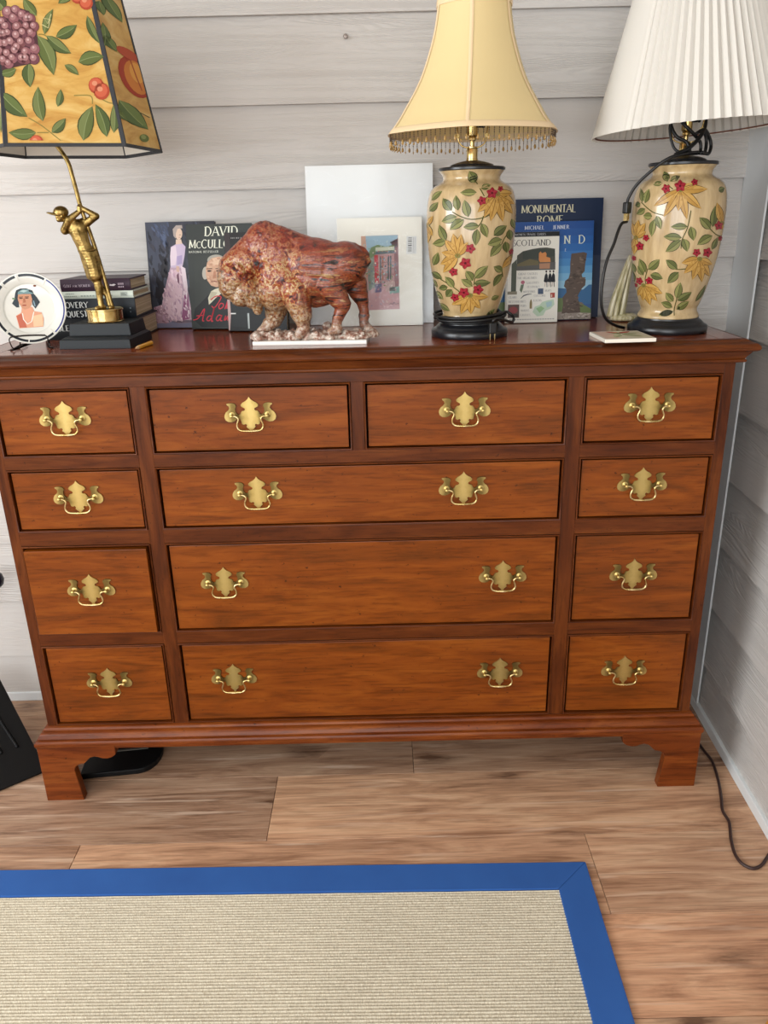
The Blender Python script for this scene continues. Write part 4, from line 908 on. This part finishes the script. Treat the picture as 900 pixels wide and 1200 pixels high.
p.poly([(310,470),(325,450),(332,530),(335,545),(318,520)], '6e4256', 6); p.poly([(305,400),(330,405),(328,450),(308,440)], 'cba898', 6)
p.build('cover_print', M['print'], r)
# 2 portrait book
r = leaning('book', 'charcoal book with white author lettering, gentleman portrait and red script title', 'book', (-.4035, .321, 0), .159, .2385, .025, M['jacket_grey'], 7.0, -7.0)
p = Paint(cover_fn(.159, .2385, (347, 424), (858, 915), 98, 872), .0001)
p.rect(347, 98, 920, 872, '363a38', 0); p.poly([(420,330),(860,330),(900,640),(880,760),(440,720)], '383c39', 1)
text(p, 'DAVID', 497, 184, -66, 'e9ead8', 2, .16, .06, .10); text(p, 'McCULLOUGH', 378, 271, -60, 'e9ead8', 2, .17, .06, .08, .92)
text(p, 'NATIONAL BESTSELLER', 380, 306, -15, 'c9cbbf', 2, .2, .1, .16, 1.0, serif=False)
p.poly([(500,860),(430,800),(440,720),(500,660),(548,610),(575,580),(640,575),(700,640),(850,720),(900,800),(900,868)], '1c1d1f', 2)
p.poly([(548,690),(540,640),(562,590),(590,575),(640,560),(650,600),(600,640),(560,680)], 'd9d3bc', 3); p.poly([(560,590),(610,600),(570,660),(550,650)], 'bdb79c', 4)
p.ell(512, 455, 24, 48, 'b9b3a6', 2, 14); p.ell(700, 460, 24, 50, 'a39d90', 2, 14); p.ell(590, 360, 66, 40, 'a8a397', 2, 16)
p.poly([(515,420),(525,375),(560,345),(610,335),(660,345),(685,390),(690,460),(675,520),(640,555),(600,560),(560,548),(530,510),(518,470)], 'cfa488', 3)
p.poly([(560,350),(610,340),(650,350),(670,380),(640,395),(570,395),(545,385)], 'e0bd9f', 4); p.poly([(655,400),(685,400),(688,470),(672,520),(645,545),(640,480)], 'ab7a60', 4); p.poly([(576,440),(592,440),(598,492),(570,498)], 'b98468', 5); p.poly([(530,470),(560,480),(555,530),(535,505)], 'c8967a', 4)
p.scatter([(525,390),(560,350),(650,345),(682,400),(670,510),(620,552),(560,545),(525,490)], 60, ['cfa488', 'dab496', 'c4957a', 'd9b094', 'c99c80'], 6, 15, 4.4, .6, .4, 9)
for x in (543, 612): p.ell(x, 440, 17, 7, '3c2c26', 5.5, 10); p.line([(x-22,424),(x+22,421)], 7, '6e5240', 5)
p.line([(560,520),(582,516),(606,520)], 7, '8c4a40', 5)
def script(p, pl, w=9, col='c8283a', L=6): p.line([(q.x, q.y) for q in spline([(a, c, 0) for a, c in pl], 5)], w, col, L)
for pl in ([(560,655),(600,628),(640,635),(612,690),(588,715),(570,700)], [(640,680),(625,700),(632,722),(655,710),(660,688),(640,680)], [(672,725),(700,640),(685,720),(710,690),(712,722)], [(725,722),(735,690),(728,722),(752,690),(755,722)],
           [(432,805),(470,790),(515,720),(503,805),(516,812)], [(455,775),(515,768)], [(575,780),(552,775),(535,800),(550,812),(570,790),(592,705),(572,808),(585,812)], [(650,775),(625,770),(608,798),(622,812),(645,785),(650,770),(640,808),(655,812)],
           [(668,810),(680,775),(676,810),(700,775),(696,810),(722,775),(718,812)], [(770,775),(748,790),(768,800),(745,812)]): script(p, pl, 8)
p.build('cover_print', M['print'], r)
# 3 black book partly behind the bison
r = leaning('book', 'black glossy book with pale edge strips standing directly behind the bison head', 'book', (-.306, .272, 0), .142, .2195, .022, M['cover_black'], 6.5, -9.0)
p = Paint(cover_fn(.142, .2195, (637, 692), (1085, 1130), 150, 885), .0001)
p.poly([(637,150),(1090,150),(1110,560),(670,590)], '1a1819', 0); p.poly([(640,155),(680,155),(712,590),(672,600)], '33292b', 1)
rnd = random.Random(2); x = 690
while x < 905: d = rnd.choice([7, 9, 11]); p.rect(x, 186, x+d, 195, '8b8987', 2); x += d + rnd.choice([4, 4, 10])
p.poly([(672,600),(1110,585),(1125,880),(692,880)], '101113', 1); p.poly([(705,640),(860,640),(830,860),(715,850)], '1b1f21', 2); p.poly([(668,600),(690,600),(705,760),(702,880),(680,880),(668,720)], 'b59a96', 3); p.poly([(828,750),(842,750),(850,868),(838,868)], 'a8b0ae', 3); p.rect(703, 748, 742, 757, 'd9d9d6', 4); p.rect(742, 749, 830, 752, '14171a', 4)  # pale strip at left is the spine-edge highlight, painted onto the cover
p.build('cover_print', M['print'], r)
# large blank board in its plastic sleeve
def film(name):
    n = N(name); n.t.nodes.remove(n.b); tb = n.n('ShaderNodeBsdfTransparent'); gb = n.n('ShaderNodeBsdfGlossy'); gb.inputs['Roughness'].default_value = .12; mx = n.n('ShaderNodeMixShader')
    fr = n.n('ShaderNodeFresnel'); fr.inputs[0].default_value = 1.35; n.l(fr.outputs[0], mx.inputs[0]); n.l(tb.outputs[0], mx.inputs[1]); n.l(gb.outputs[0], mx.inputs[2])
    bp2 = n.n('ShaderNodeBump'); bp2.inputs['Strength'].default_value = .5; bp2.inputs['Distance'].default_value = .006; n.l(n.noise(n.coord((1, 1, 1)), 16, 3, .5, 1.0), bp2.inputs['Height']); n.l(bp2.outputs[0], gb.inputs['Normal'])
    n.l(mx.outputs[0], [q for q in n.t.nodes if q.type == 'OUTPUT_MATERIAL'][0].inputs[0]); return n.m
M['film'] = film('clear_plastic_sleeve'); M['mat_white'] = plain('white_mat_board', 'f1f3f3', .6); M['mat_cream'] = plain('ivory_mat_board', 'f7f5ec', .6)
def sleeve(r, W, H, o, seed):
    b = MB(); nx, nz = 16, 20
    for j in range(nz+1):
        for i in range(nx+1):
            x = -.002 + (W+.004)*i/nx; z = -.0005 + (H+.007)*j/nz; b.v.append(Vector((x, -.0016 - .0022*max(0, noise.noise(Vector((x*14+seed, z*11, seed)))), z)))
    for j in range(nz):
        for i in range(nx): b.f.append((j*(nx+1)+i, j*(nx+1)+i+1, (j+1)*(nx+1)+i+1, (j+1)*(nx+1)+i))
    b.build('plastic_sleeve', M['film'], r, smooth=True)
r = leaning('mat_board', 'large blank white board in a clear plastic sleeve leaning on the siding', 'board', (-.120, .358, 0), .3025, .366, .004, M['mat_white'], 8.4, -1.6, board=True); sleeve(r, .3025, .366, 0, 3)
r = leaning('art_print', 'small ivory matted street watercolour with barcode sticker leaning against the blank board', 'picture', (-.0465, .318, 0), .2005, .2475, .004, M['mat_cream'], 9.0, -1.5, board=True)
p = Paint(cover_fn(.2005, .2475, (-112, -85), (655, 682), 130, 1125), .0001); rnd = random.Random(11)
p.poly([(108,295),(442,290),(466,972),(130,978)], 'd5aeb2', 0); p.poly([(108,295),(150,295),(170,780),(135,780)], 'd6b09c', 1); p.poly([(150,295),(440,292),(440,400),(360,400),(165,480)], 'a9c6d6', 1); p.poly([(165,480),(240,400),(250,760),(180,800)], '9aa89e', 1); p.poly([(385,350),(442,320),(458,780),(415,780)], 'a07a80', 1)
p.poly([(230,465),(410,455),(415,720),(245,740)], 'c7a0a0', 2); p.poly([(228,470),(262,468),(272,720),(236,720)], 'd24a52', 3); p.poly([(170,470),(200,400),(260,375),(330,395),(410,380),(415,450),(240,465),(200,500)], '7f956c', 3); p.poly([(240,400),(410,395),(412,425),(240,435)], 'd8dcc8', 4); p.poly([(235,440),(410,430),(410,455),(235,465)], '6c7c84', 4)
for x in (280, 300, 352, 372): p.poly([(x,480),(x+13,480),(x+14,700),(x+2,700)], '5f6d74' if x != 300 else 'b77b66', 4)
for y in (540, 600, 655): p.line([(245,y),(412,y-4)], 4, '846a6e', 5)
p.poly([(330,720),(420,715),(425,800),(340,810)], 'cbb0ac', 3); p.poly([(235,740),(300,730),(298,810),(240,815)], '857c9c', 3); p.poly([(370,770),(460,760),(462,820),(375,830)], '93b4ae', 3)
for k in range(150):
    x = rnd.uniform(125, 440); y = rnd.uniform(310, 955); c = rnd.choice(['a9c6d6', 'b9d2de', '98b8cc', 'c6d8dc'] if y < 395 and x < 380 else ['c9727a', '7f9ab0', '8fa06e', 'e7d9cf', '6a6f7c', 'd59a8a', 'a8cfd0'] if y < 760 else ['e0bcc0', 'd9a6ae', 'cfc2c8', 'e8cfcb', 'b9a6b8'])
    p.ell(x, y, rnd.uniform(4, 12), rnd.uniform(3, 9), c, 6 + k % 3, 6, rnd.uniform(0, 3))
p.line([(368,930),(385,915),(400,930),(415,905),(430,925),(460,918)], 4, '5a4a50', 9)
p.rect(520, 305, 612, 466, 'e9ebea', 1)
for k, h_ in enumerate([5, 3, 7, 3, 4, 8, 3, 5, 4, 6]): p.rect(535, 318 + 13*k, 568, 318 + 13*k + h_, '3a3d44', 2)
for k in range(10): p.rect(580, 318 + 14*k, 584, 326 + 14*k, '8a8d92', 2); p.rect(594, 320 + 14*k, 598, 329 + 14*k, 'a8abb0', 2)
p.build('watercolour', M['flatprint'], r); sleeve(r, .2005, .2475, 0, 8)
# right hand travel books
r = leaning('book', 'tall dark navy book with cream capitals, rearmost of the travel books by the right lamp', 'book', (.338, .377, 0), .254, .277, .020, M['navy_cover'], 4.0, 0.5)
p = Paint(cover_fn(.254, .277, (-90, -80), (823, 815), 112, 1062), .0001); text(p, 'MONUMENTAL', 117, 218, -59, 'd9d3b4', 2, .15, .06, .02, .97); text(p, 'ROME', 254, 303, -60, 'd9d3b4', 2, .15, .06, .06, 1.12); p.poly([(-80,112),(823,112),(819,560),(-80,560)], '1d2b45', 0); p.build('cover_print', M['print'], r)
r = leaning('book', 'bright blue book with a sea stack photograph and spaced white capitals', 'book', (.2895, .336, 0), .274, .2265, .020, M['blue_cover'], 7.0, 0.0)
p = Paint(cover_fn(.274, .2265, (-242, -232), (775, 762), 283, 1085), .0001)
for k in range(10): p.rect(-245, 283 + 60*k, 780, 283 + 60*(k+1), ['274f90', '2a5698', '2c5ea2', '3068ac', '3a76b6', '4a88c0', '5f9bca', '78aed2', '93bfd8', 'a8c9da'][k], 0)
p.poly([(-245,860),(200,800),(560,830),(690,840),(740,800),(765,800),(765,960),(-245,960)], '3d6a96', 1); p.poly([(-245,940),(600,900),(690,960),(765,1000),(765,1040),(-245,1040)], '6d7f52', 2); p.poly([(-245,1030),(520,1020),(660,1030),(765,1035),(765,1085),(-245,1085)], '9a8f86', 3)
rk = [(580,545),(690,535),(718,545),(705,620),(700,690),(675,715),(682,745),(712,755),(708,805),(680,830),(655,870),(640,900),(660,950),(670,1030),(505,1035),(515,960),(510,900),(545,860),(540,830),(520,810),(530,765),(560,745),(572,700),(572,620)]
p.poly(rk, '5e5048', 4); rnd = random.Random(4)
for k in range(70): x, y = rnd.uniform(525, 690), rnd.uniform(560, 1020); (p.ell(x, y, rnd.uniform(8, 26), rnd.uniform(4, 9), rnd.choice(['6f6057', '483d38', '7d6c60', '554840']), 5 + k % 2, 7, rnd.uniform(-.4, .4)) if (575 < x < 690 or y > 760) and (y < 830 or y > 900 or 560 < x < 650) else None)
for k in range(40): p.ell(rnd.uniform(500, 755), rnd.uniform(1035, 1080), rnd.uniform(5, 14), rnd.uniform(3, 7), rnd.choice(['c9c0b6', '6e655e', 'b2a89e', '857a70']), 6, 7)
text(p, 'MICHAEL', 165, 345, -30, 'd6dce8', 7, .2, .08, .13); text(p, 'JENNER', 412, 345, -30, 'd6dce8', 7, .2, .08, .15)
for ch, x in (('N', 512), ('D', 640)): text(p, ch, x, 464, -65, 'dfe7d8', 7, .15, .06, 0, 1.08)
for ch, x in (('S', -235), ('C', -120), ('O', 5), ('T', 140), ('L', 265), ('A', 385)): text(p, ch, x, 464, -65, 'dfe7d8', 7, .15, .06, 0, 1.08)
text(p, 'E', 522, 525, -22, 'c8d4e0', 7); p.build('cover_print', M['print'], r)
r = leaning('book', 'slim white travel guide with a castle photograph and small pictures, foremost of the travel books', 'book', (.3525, .300, 0), .1225, .2055, .013, M['white_cover'], 6.5, 1.0)
p = Paint(cover_fn(.1225, .2055, (64, 75), (507, 497), 337, 1100), .0001)
p.rect(60, 337, 510, 376, '1b1c20', 1); text(p, 'EYEWITNESS TRAVEL GUIDES', 92, 366, -17, 'b9bcc0', 2, .16, .08, .1, .98, serif=False); text(p, 'SCOTLAND', 112, 450, -48, '2e2e34', 2, .13, .05, .05, 1.06)
p.poly([(150,655),(152,530),(200,495),(280,478),(340,470),(400,468),(470,480),(475,655)], '4a4c44', 1); p.poly([(150,600),(475,590),(475,655),(150,655)], '5a5a58', 2); p.poly([(155,600),(260,560),(335,580),(335,612),(155,620)], '6c6448', 3); p.poly([(200,500),(340,478),(470,488),(472,540),(330,560),(200,560)], '3d443e', 2)
p.poly([(335,570),(335,515),(350,500),(360,515),(390,505),(400,520),(398,545),(430,555),(435,590),(345,590)], 'cf8a52', 4); p.poly([(340,600),(430,598),(428,645),(342,645)], 'b08468', 4)
p.poly([(108,600),(150,560),(150,830),(108,830)], '4f564a', 2); p.rect(80, 830, 158, 856, '8a8572', 2)
for i, (s_, x, y) in enumerate([('GREAT CASTLES', 165, 693), ('THE HIGHLANDS', 158, 727), ('GALLERIES', 235, 768), ('FESTIVALS', 243, 803), ('MUSEUMS', 212, 843), ('MAPS', 392, 838), ('CLANS', 92, 888), ('CUSTOMS', 300, 880), ('RESTAURANTS', 92, 926), ('LOCHS', 298, 920), ('PUBS', 190, 963), ('WALKS', 195, 1003), ('CASTLES', 188, 1042)]): text(p, s_, x, y, -17, '8f8f92', 2, .15, .07, .12, .93)
for x in (400, 432, 460): p.poly([(x-12,700),(x,678),(x+12,700),(x+16,755),(x+8,760),(x-14,758),(x-20,750)], '23262c', 3); p.ell(x, 668, 8, 10, '3a3030', 3, 8); p.line([(x-6,758),(x-10,795)], 6, 'b8a89a', 3); p.line([(x+6,758),(x+8,800)], 6, '4a4a50', 3)
p.ell(205, 755, 17, 16, 'b5697a', 3, 10); p.poly([(190,775),(215,770),(210,800),(196,845),(180,820)], '6c7a66', 3); p.rect(333, 810, 378, 858, '46566e', 3); p.line([(190,892),(215,868),(245,858),(280,856)], [4, 10, 9, 4], '50545a', 3); p.poly([(436,850),(474,848),(474,890),(438,892)], 'a8483c', 3); p.rect(444, 862, 452, 886, 'e0d4c4', 4); p.poly([(272,905),(280,900),(286,930),(286,980),(266,980),(266,930)], '8a7a52', 3)
p.rect(86, 942, 180, 1056, '5f4a44', 3); p.ell(130, 990, 38, 30, '8e3c40', 4, 12); p.ell(135, 1035, 42, 15, '3c3a34', 4, 12)
p.poly([(292,1010),(310,965),(350,950),(370,925),(420,912),(465,905),(472,950),(440,985),(400,1000),(380,1040),(330,1048)], 'bcd2bc', 3); p.poly([(320,980),(360,960),(390,980),(350,1020)], '93b98a', 4); p.poly([(400,930),(450,920),(450,960),(410,975)], 'a5c4c8', 4)
for k in range(18): p.rect(100 + 21*k, 1068, 114 + 21*k, 1076, 'a6a6a6', 2)
p.build('cover_print', M['print'], r)

# ------------------------------------------------------------------ bison on its tile
TL_ = thing('tile', 'thin white slab lying under the bison figurine', 'tile', (-.0935, .086, T), -.06)
MB().box(-.121, .119, -.046, .046, 0, .0085).build('slab', plain('white_slab', 'e9e6e0', .4), TL_, bevel=.0015)
BI = thing('bison_figurine', 'red and orange marbled bison sculpture standing on a white slab', 'sculpture', (-.0935, .086, T + .0085), -.06)
K = .000408
def q(X, Y, d=0.0): return Vector(((X - 515)*K, d, (640 - Y)*K*1.02))
b = MB()
def el(X, Y, d, rx, ry, rd, rot=0.0): b.ball(q(X, Y, d), rx*K, rd, ry*K, 24, 16, Matrix.Rotation(rot, 3, 'Y'))
def cp2(A, B, ra, rb): b.capsule(q(*A), q(*B), ra*K, rb*K, 16, 12)
el(300, 195, 0, 112, 125, .042); el(360, 230, 0, 140, 120, .046); el(370, 335, 0, 135, 150, .053); el(345, 400, -.004, 105, 105, .048)
el(540, 285, 0, 205, 135, .050, .10); el(520, 350, 0, 150, 110, .048); el(700, 280, 0, 118, 108, .047); el(640, 300, 0, 150, 125, .048)
cp2((275, 150, -.002), (128, 288, -.008), 62, 74); el(215, 260, -.006, 110, 90, .038); el(140, 330, -.014, 92, 84, .036, -.2); el(120, 375, -.016, 66, 66, .030); el(165, 425, -.016, 58, 50, .026); el(225, 420, -.010, 62, 70, .030); el(242, 480, -.012, 26, 40, .013); el(195, 395, -.02, 70, 60, .026)
cp2((450, 400, -.026), (478, 520, -.030), 82, 52); cp2((478, 520, -.030), (482, 585, -.030), 44, 30); cp2((484, 585, -.030), (458, 612, -.034), 32, 24)
cp2((330, 470, .018), (310, 550, .020), 66, 44); cp2((310, 550, .020), (258, 598, .014), 42, 30); cp2((258, 598, .014), (228, 612, .010), 30, 18)
cp2((625, 375, -.024), (690, 470, -.028), 78, 42); cp2((690, 470, -.028), (655, 545, -.028), 38, 27); cp2((655, 545, -.028), (650, 590, -.028), 28, 26); cp2((655, 585, -.028), (622, 600, -.032), 28, 20)
cp2((745, 380, .018), (778, 470, .022), 62, 34); cp2((778, 470, .022), (788, 540, .022), 30, 26); cp2((780, 535, .022), (782, 585, .020), 26, 24); cp2((782, 580, .020), (832, 612, .010), 24, 14)
cp2((745, 205, 0), (795, 228, 0), 26, 24); cp2((795, 228, 0), (812, 268, 0), 24, 21); cp2((818, 270, 0), (790, 310, -.004), 17, 15); cp2((790, 310, -.004), (768, 322, -.01), 15, 12)
cp2((190, 300, -.044), (168, 262, -.050), 20, 8); cp2((228, 296, -.040), (240, 275, -.048), 18, 9); cp2((150, 290, .024), (128, 255, .030), 18, 8)
cp2((600, 440, 0), (540, 455, 0), 40, 40); cp2((360, 165, 0), (560, 238, 0), 76, 74); cp2((560, 238, 0), (740, 275, 0), 76, 72)
def bdisp(c):
    X = c.x/K + 515; Y = 640 - c.z/(K*1.02); fur = max(0, min(1, (500 - X)/140)) if Y < 560 else .25
    top = max(0, min(1, ((Y - 60) - (260 - X)*1.0)/130)) if X < 280 else 1
    n_ = noise.noise(c*190)*.5 + noise.noise(c*420)*.4; s_ = noise.noise(Vector((c.x*40, c.y*40, c.z*110)))
    return fur*top*(.0026*n_ + .0004) + (1-fur)*.0014*s_ + .0004*noise.noise(c*500)
n = N('marbled_clay'); co = n.coord((1, 1, 1))
sx = n.n('ShaderNodeSeparateXYZ'); n.l(co, sx.inputs[0])
wv = n.noise(n.coord((7, 18, 64)), 1.0, 5, .7, 2.2); bl_ = n.noise(co, 72, 5, .68, .6); bl2 = n.noise(co, 130, 4, .7, .4); bl3 = n.noise(co, 24, 3, .5, .6)
hid = n.ramp(n.math('ADD', n.math('MULTIPLY', n.math('SUBTRACT', wv, .5), 1.7), .5), [(0.364, lin('1f1a19')), (0.413, lin('3c241c')), (0.444, lin('8a3420')), (0.488, lin('9c4028')), (0.516, lin('b9773e')), (0.537, lin('8f3420')), (0.574, lin('a64c2c')), (0.612, lin('2e2420')), (0.643, lin('8c4428')), (0.686, lin('b58a54'))])
fur = n.ramp(bl_, [(.36, lin('1c1412')), (.41, lin('6a2216')), (.45, lin('94321c')), (.49, lin('ad5426')), (.53, lin('c08a44')), (.56, lin('d6c08e')), (.60, lin('a84a24')), (.66, lin('5a2018'))])
pal = n.ramp(bl2, [(0.376, lin('30241e')), (0.438, lin('8a5636')), (0.488, lin('a8743e')), (0.537, lin('b79c70')), (0.587, lin('d9ccb2')), (0.649, lin('7d3a24'))])
mf = n.ramp(n.math('ADD', n.math('MULTIPLY', sx.outputs[0], 9.0), bl3), [(.36, (0,)*3), (.58, (1,)*3)])
col = n.mix(mf, fur, hid)
red = n.ramp(n.math('ADD', sx.outputs[2], n.math('MULTIPLY', n.math('SUBTRACT', bl3, .5), .08)), [(.155, (0,)*3), (.185, (.7,)*3)])
col = n.mix(red, col, n.ramp(bl_, [(.32, lin('3c2420')), (.46, lin('8e2f24')), (.58, lin('a8452f')), (.70, lin('5c3a30'))]))
hv = n.math('ADD', n.math('MULTIPLY', sx.outputs[0], -6.0), n.math('MULTIPLY', n.math('SUBTRACT', sx.outputs[2], .12), -14.0))
hd = n.ramp(n.math('MULTIPLY', n.math('ADD', hv, n.math('SUBTRACT', n.math('MULTIPLY', bl3, .9), .45)), .5), [(.36, (0,)*3), (.52, (.8,)*3)])
col = n.mix(hd, col, pal)
lo = n.ramp(n.math('ADD', sx.outputs[2], n.math('MULTIPLY', n.math('SUBTRACT', bl_, .5), .03)), [(.018, (1,)*3), (.050, (0,)*3)])
hoof = n.ramp(bl2, [(.35, lin('8a4e38')), (.5, lin('b9947a')), (.65, lin('d6c4b4'))]); col = n.mix(n.math('MULTIPLY', lo, .7), col, hoof)
col = n.mix(1.0, col, (.74, .76, .80, 1), 'MULTIPLY')
n.set(Base_Color=col, Roughness=.3, Coat_Weight=.35, Coat_Roughness=.12); n.bump(bl2, .7, .003); M['marbled'] = n.m
fuse('body', b, M['marbled'], BI, .0019, 4, bdisp)
b = MB(); rnd = random.Random(9)
for k in range(30): x = 225 + 600*k/29; b.ball(q(x, 632, rnd.uniform(-.010, .010)), rnd.uniform(32, 52)*K, rnd.uniform(.022, .034), rnd.uniform(20, 34)*K, 12, 8)
b.ball(q(590, 590, .02), 30*K, .014, 26*K, 12, 8); cp2((800, 600, .012), (838, 620, .004), 18, 10)
for k in range(70): b.ball(q(rnd.uniform(225, 815), rnd.uniform(606, 624), rnd.uniform(-.034, .034)), rnd.uniform(9, 20)*K, rnd.uniform(.004, .008), rnd.uniform(9, 18)*K, 8, 6)
n = N('rocky_clay'); f = n.noise(n.coord((1, 1, 1)), 95, 4, .7); n.set(Base_Color=n.ramp(f, [(.3, lin('4a2e26')), (.42, lin('8a5c4a')), (.53, lin('b9a596')), (.64, lin('e0d8cc')), (.76, lin('8e4a3c'))]), Roughness=.4); n.bump(f, .5, .003); M['rocky'] = n.m
gb = fuse('ground_base', b, M['rocky'], BI, .0022, 2, lambda c: .0020*noise.noise(c*210))
lo_z = min(v.co.z for v in gb.data.vertices)
for v in gb.data.vertices: v.co.z = max(v.co.z, .0002)

# ------------------------------------------------------------------ small things
co_ = thing('coaster', 'small square white tile coaster with faded flower print by the right lamp', 'coaster', (.551, .030, T), .035)
MB().box(-.052, .052, -.056, .056, 0, .0075).build('tile', plain('glazed_white_tile', 'e6e0d2', .25), co_, bevel=.0012)
p = Paint(lambda X, Y, e: Vector((X, Y, .0076 + e)), .0001); p.rect(-.047, -.049, .048, .050, 'd2cbb0', 1); p.poly([(-.047,-.049),(-.02,-.049),(-.01,.05),(-.047,.05)], 'd9b7a4', 2)
for (x0, y0, x1, y1, w_) in ((.0, .0, .04, .02, .02), (.0, .0, .035, -.03, .02), (-.005, .0, -.025, -.035, .018), (.0, .005, -.012, .04, .018)): p.leaf((x0, y0), (x1, y1), w_, '9aa074', 'b3b48c', None, None, 3)
p.leaf((.0, .02), (-.02, .045), .016, 'b8483a', 'c25a48', None, None, 5); p.leaf((.0, .02), (.03, .042), .016, 'a83c34', 'b8503e', None, None, 5); p.ell(.002, .022, .007, .007, '8a3028', 6, 8); p.build('flower_print', M['paint'], co_)
M['ivory'] = N('ivory_streaked'); n = M['ivory']; f = n.noise(n.coord((130, 130, 14)), 1.0, 4); n.set(Base_Color=n.ramp(f, [(.35, lin('a39a68')), (.5, lin('cfc59c')), (.65, lin('e6dfc4'))]), Roughness=.3); M['ivory'] = n.m
OR = thing('ornament', 'pale streaked ivory column ornament with coiled foot behind the right vase lamp', 'ornament', (.640, .310, T))
b = MB()
for k in range(7):
    a = 2*PI*k/7; ex = .013*math.cos(a); ey = .010*math.sin(a)
    b.tube(spline([(-.024+ex*1.25, ey*1.2, .010), (-.018+ex*1.15, ey, .05), (-.010+ex*.85, ey*.8, .09), (-.002+ex*.6, ey*.6, .125), (.004+ex*.4, ey*.4, .150)], 5), [.0062 - .0036*i/20 for i in range(21)], 8)
b.build('column', M['ivory'], OR, smooth=True)
b = MB(); b.tube([((.034 - .0010*i*.28)*math.cos(i*.3) - .002, (.030 - .0010*i*.26)*math.sin(i*.3), .0062 + .0001*i) for i in range(64)], .0060, 8); b.build('coiled_foot', M['ivory'], OR, smooth=True)
sc = thing('screw', 'small screw head in the siding above the blank board', 'screw', (-.0115, .4285, 1.733), 0, None, (PI/2, 0, 0))
MB().lathe([(0, -.004), (.0022, -.004), (.0022, .006), (.0045, .007), (.0052, .0085), (.004, .0105), (0, .011)], 16).build('screw_head', plain('weathered_steel', '8a7f78', .4, .8), sc, smooth=.6)

# dustpan leaning in the left corner, with handle and ball knob
P0 = Vector((-.852, .092, .0)); P1 = Vector((-1.17, -.165, .0)); upv = Vector((-.196, .208, .146)); ue = (P1 - P0).normalized(); ul = upv.normalized(); nn = ue.cross(ul).normalized()
if nn.z < 0: nn = -nn
DP = thing('dustpan', 'black ribbed plastic dustpan standing on the floor left of the dresser', 'dustpan', (P0.x, P0.y, 0))
L_ = upv.length; Wd = (P1 - P0).length
def dpf(u, v, h): p_ = ue*u + ul*v + nn*h; return p_
b = MB().prism([(0.004, .0), (Wd, .0), (Wd - .05, L_), (-.004, L_*1.04)], (.001, .009), lambda a, c, d: dpf(a, c, d))
lowz = min(v.z for v in b.v)
for v in b.v: v.z -= lowz
pan = b.build('pan', M['black_matte'], DP, bevel=.003)
for k in range(7):
    u = .040 + .040*k; MB().capsule(dpf(u, .10, .009) - Vector((0, 0, lowz)), dpf(u + .012, .29, .009) - Vector((0, 0, lowz)), .0055, .0045, 8, 30).build('rib', M['black_matte'], pan, smooth=True)
M['silver_paint'] = plain('pale_slot', 'c9cfcc', .4); MB().prism([(.030, .262), (.11, .262), (.11, .284), (.030, .284)], (.0088, .0102), lambda a, c, d: dpf(a, c, d) - Vector((0, 0, lowz))).build('pale_slot', M['silver_paint'], pan)
hb_ = dpf(.20, L_*.98, .004); kt = Vector((-1.026 - P0.x, .352 - P0.y, .437))
MB().tube(spline([hb_, hb_ + Vector((.0, .03, .12)), kt + Vector((-.01, .0, -.02))], 6), .009, 10).build('handle', M['black_matte'], DP, smooth=True)
MB().lathe([(0, -.024), (.012, -.0225), (.020, -.014), (.0235, 0), (.020, .014), (.012, .0215), (0, .0235)], 24, tuple(kt)).build('knob', plain('dark_violet_knob', '1d1a2c', .18), DP, smooth=True)
# flat thing under the dresser
FT_ = thing('tray', 'flat black round ended object lying on the floor under the dresser behind its left foot', 'tray', (-.66, .16, 0), .12)
ol = [(-.105, -.095), (.04, -.095)] + [(.04 + .055*math.sin(a), -.02 - .075*math.cos(a)) for a in [PI*i/10 for i in range(1, 10)]] + [(.04, .075), (-.105, .075)]
MB().prism(ol, (0, .016), lambda a, c, d: (a, c, d)).build('body', M['black_matte'], FT_, bevel=.003)
MB().box(-.03, .055, -.012, -.006, .0158, .0172).build('slot', plain('grey_slot', '6d675f', .5), FT_)
# brown flex on the floor
fc = [(.880,.36,.004),(.888,.30,.004),(.886,.255,.004),(.884,.20,.004),(.882,.15,.004),(.884,.107,.004),(.888,.061,.004),(.874,-.011,.004),(.857,-.07,.004),(.842,-.116,.004),(.842,-.15,.004),(.836,-.172,.004),(.823,-.21,.004),(.814,-.25,.004),(.816,-.276,.004),(.826,-.290,.004),(.840,-.294,.004),(.860,-.284,.004),(.878,-.266,.004),(.892,-.254,.004),(.8965,-.272,.004),(.896,-.33,.004),(.892,-.45,.004)]
c = MB().tube(spline(fc, 6), .0036, 8).build('power_cord', M['brown_cord'], None, smooth=True); tag(c, 'dark brown power cord snaking over the planks along the right wall', 'cord')
# curved wooden rail whose end shows at the lower right corner
M['honey_wood'] = wood('honey_varnished_wood', 'a8661f', 'c98a34', 'dba24c', axis=0, rough=.3, speck=.1)
RA = thing('wooden_rail', 'honey varnished wooden rail end on the floor in the lower right corner', 'rail', (.795, -.63, .0), math.radians(43))
b = MB(); R_ = [(-.26, .0), (-.18, .0), (0, .0), (.10, .0), (.16, .0)]
MB().box(-.30, .14, -.045, .045, 0, .055).build('rail', M['honey_wood'], RA, bevel=.012, seg=4)
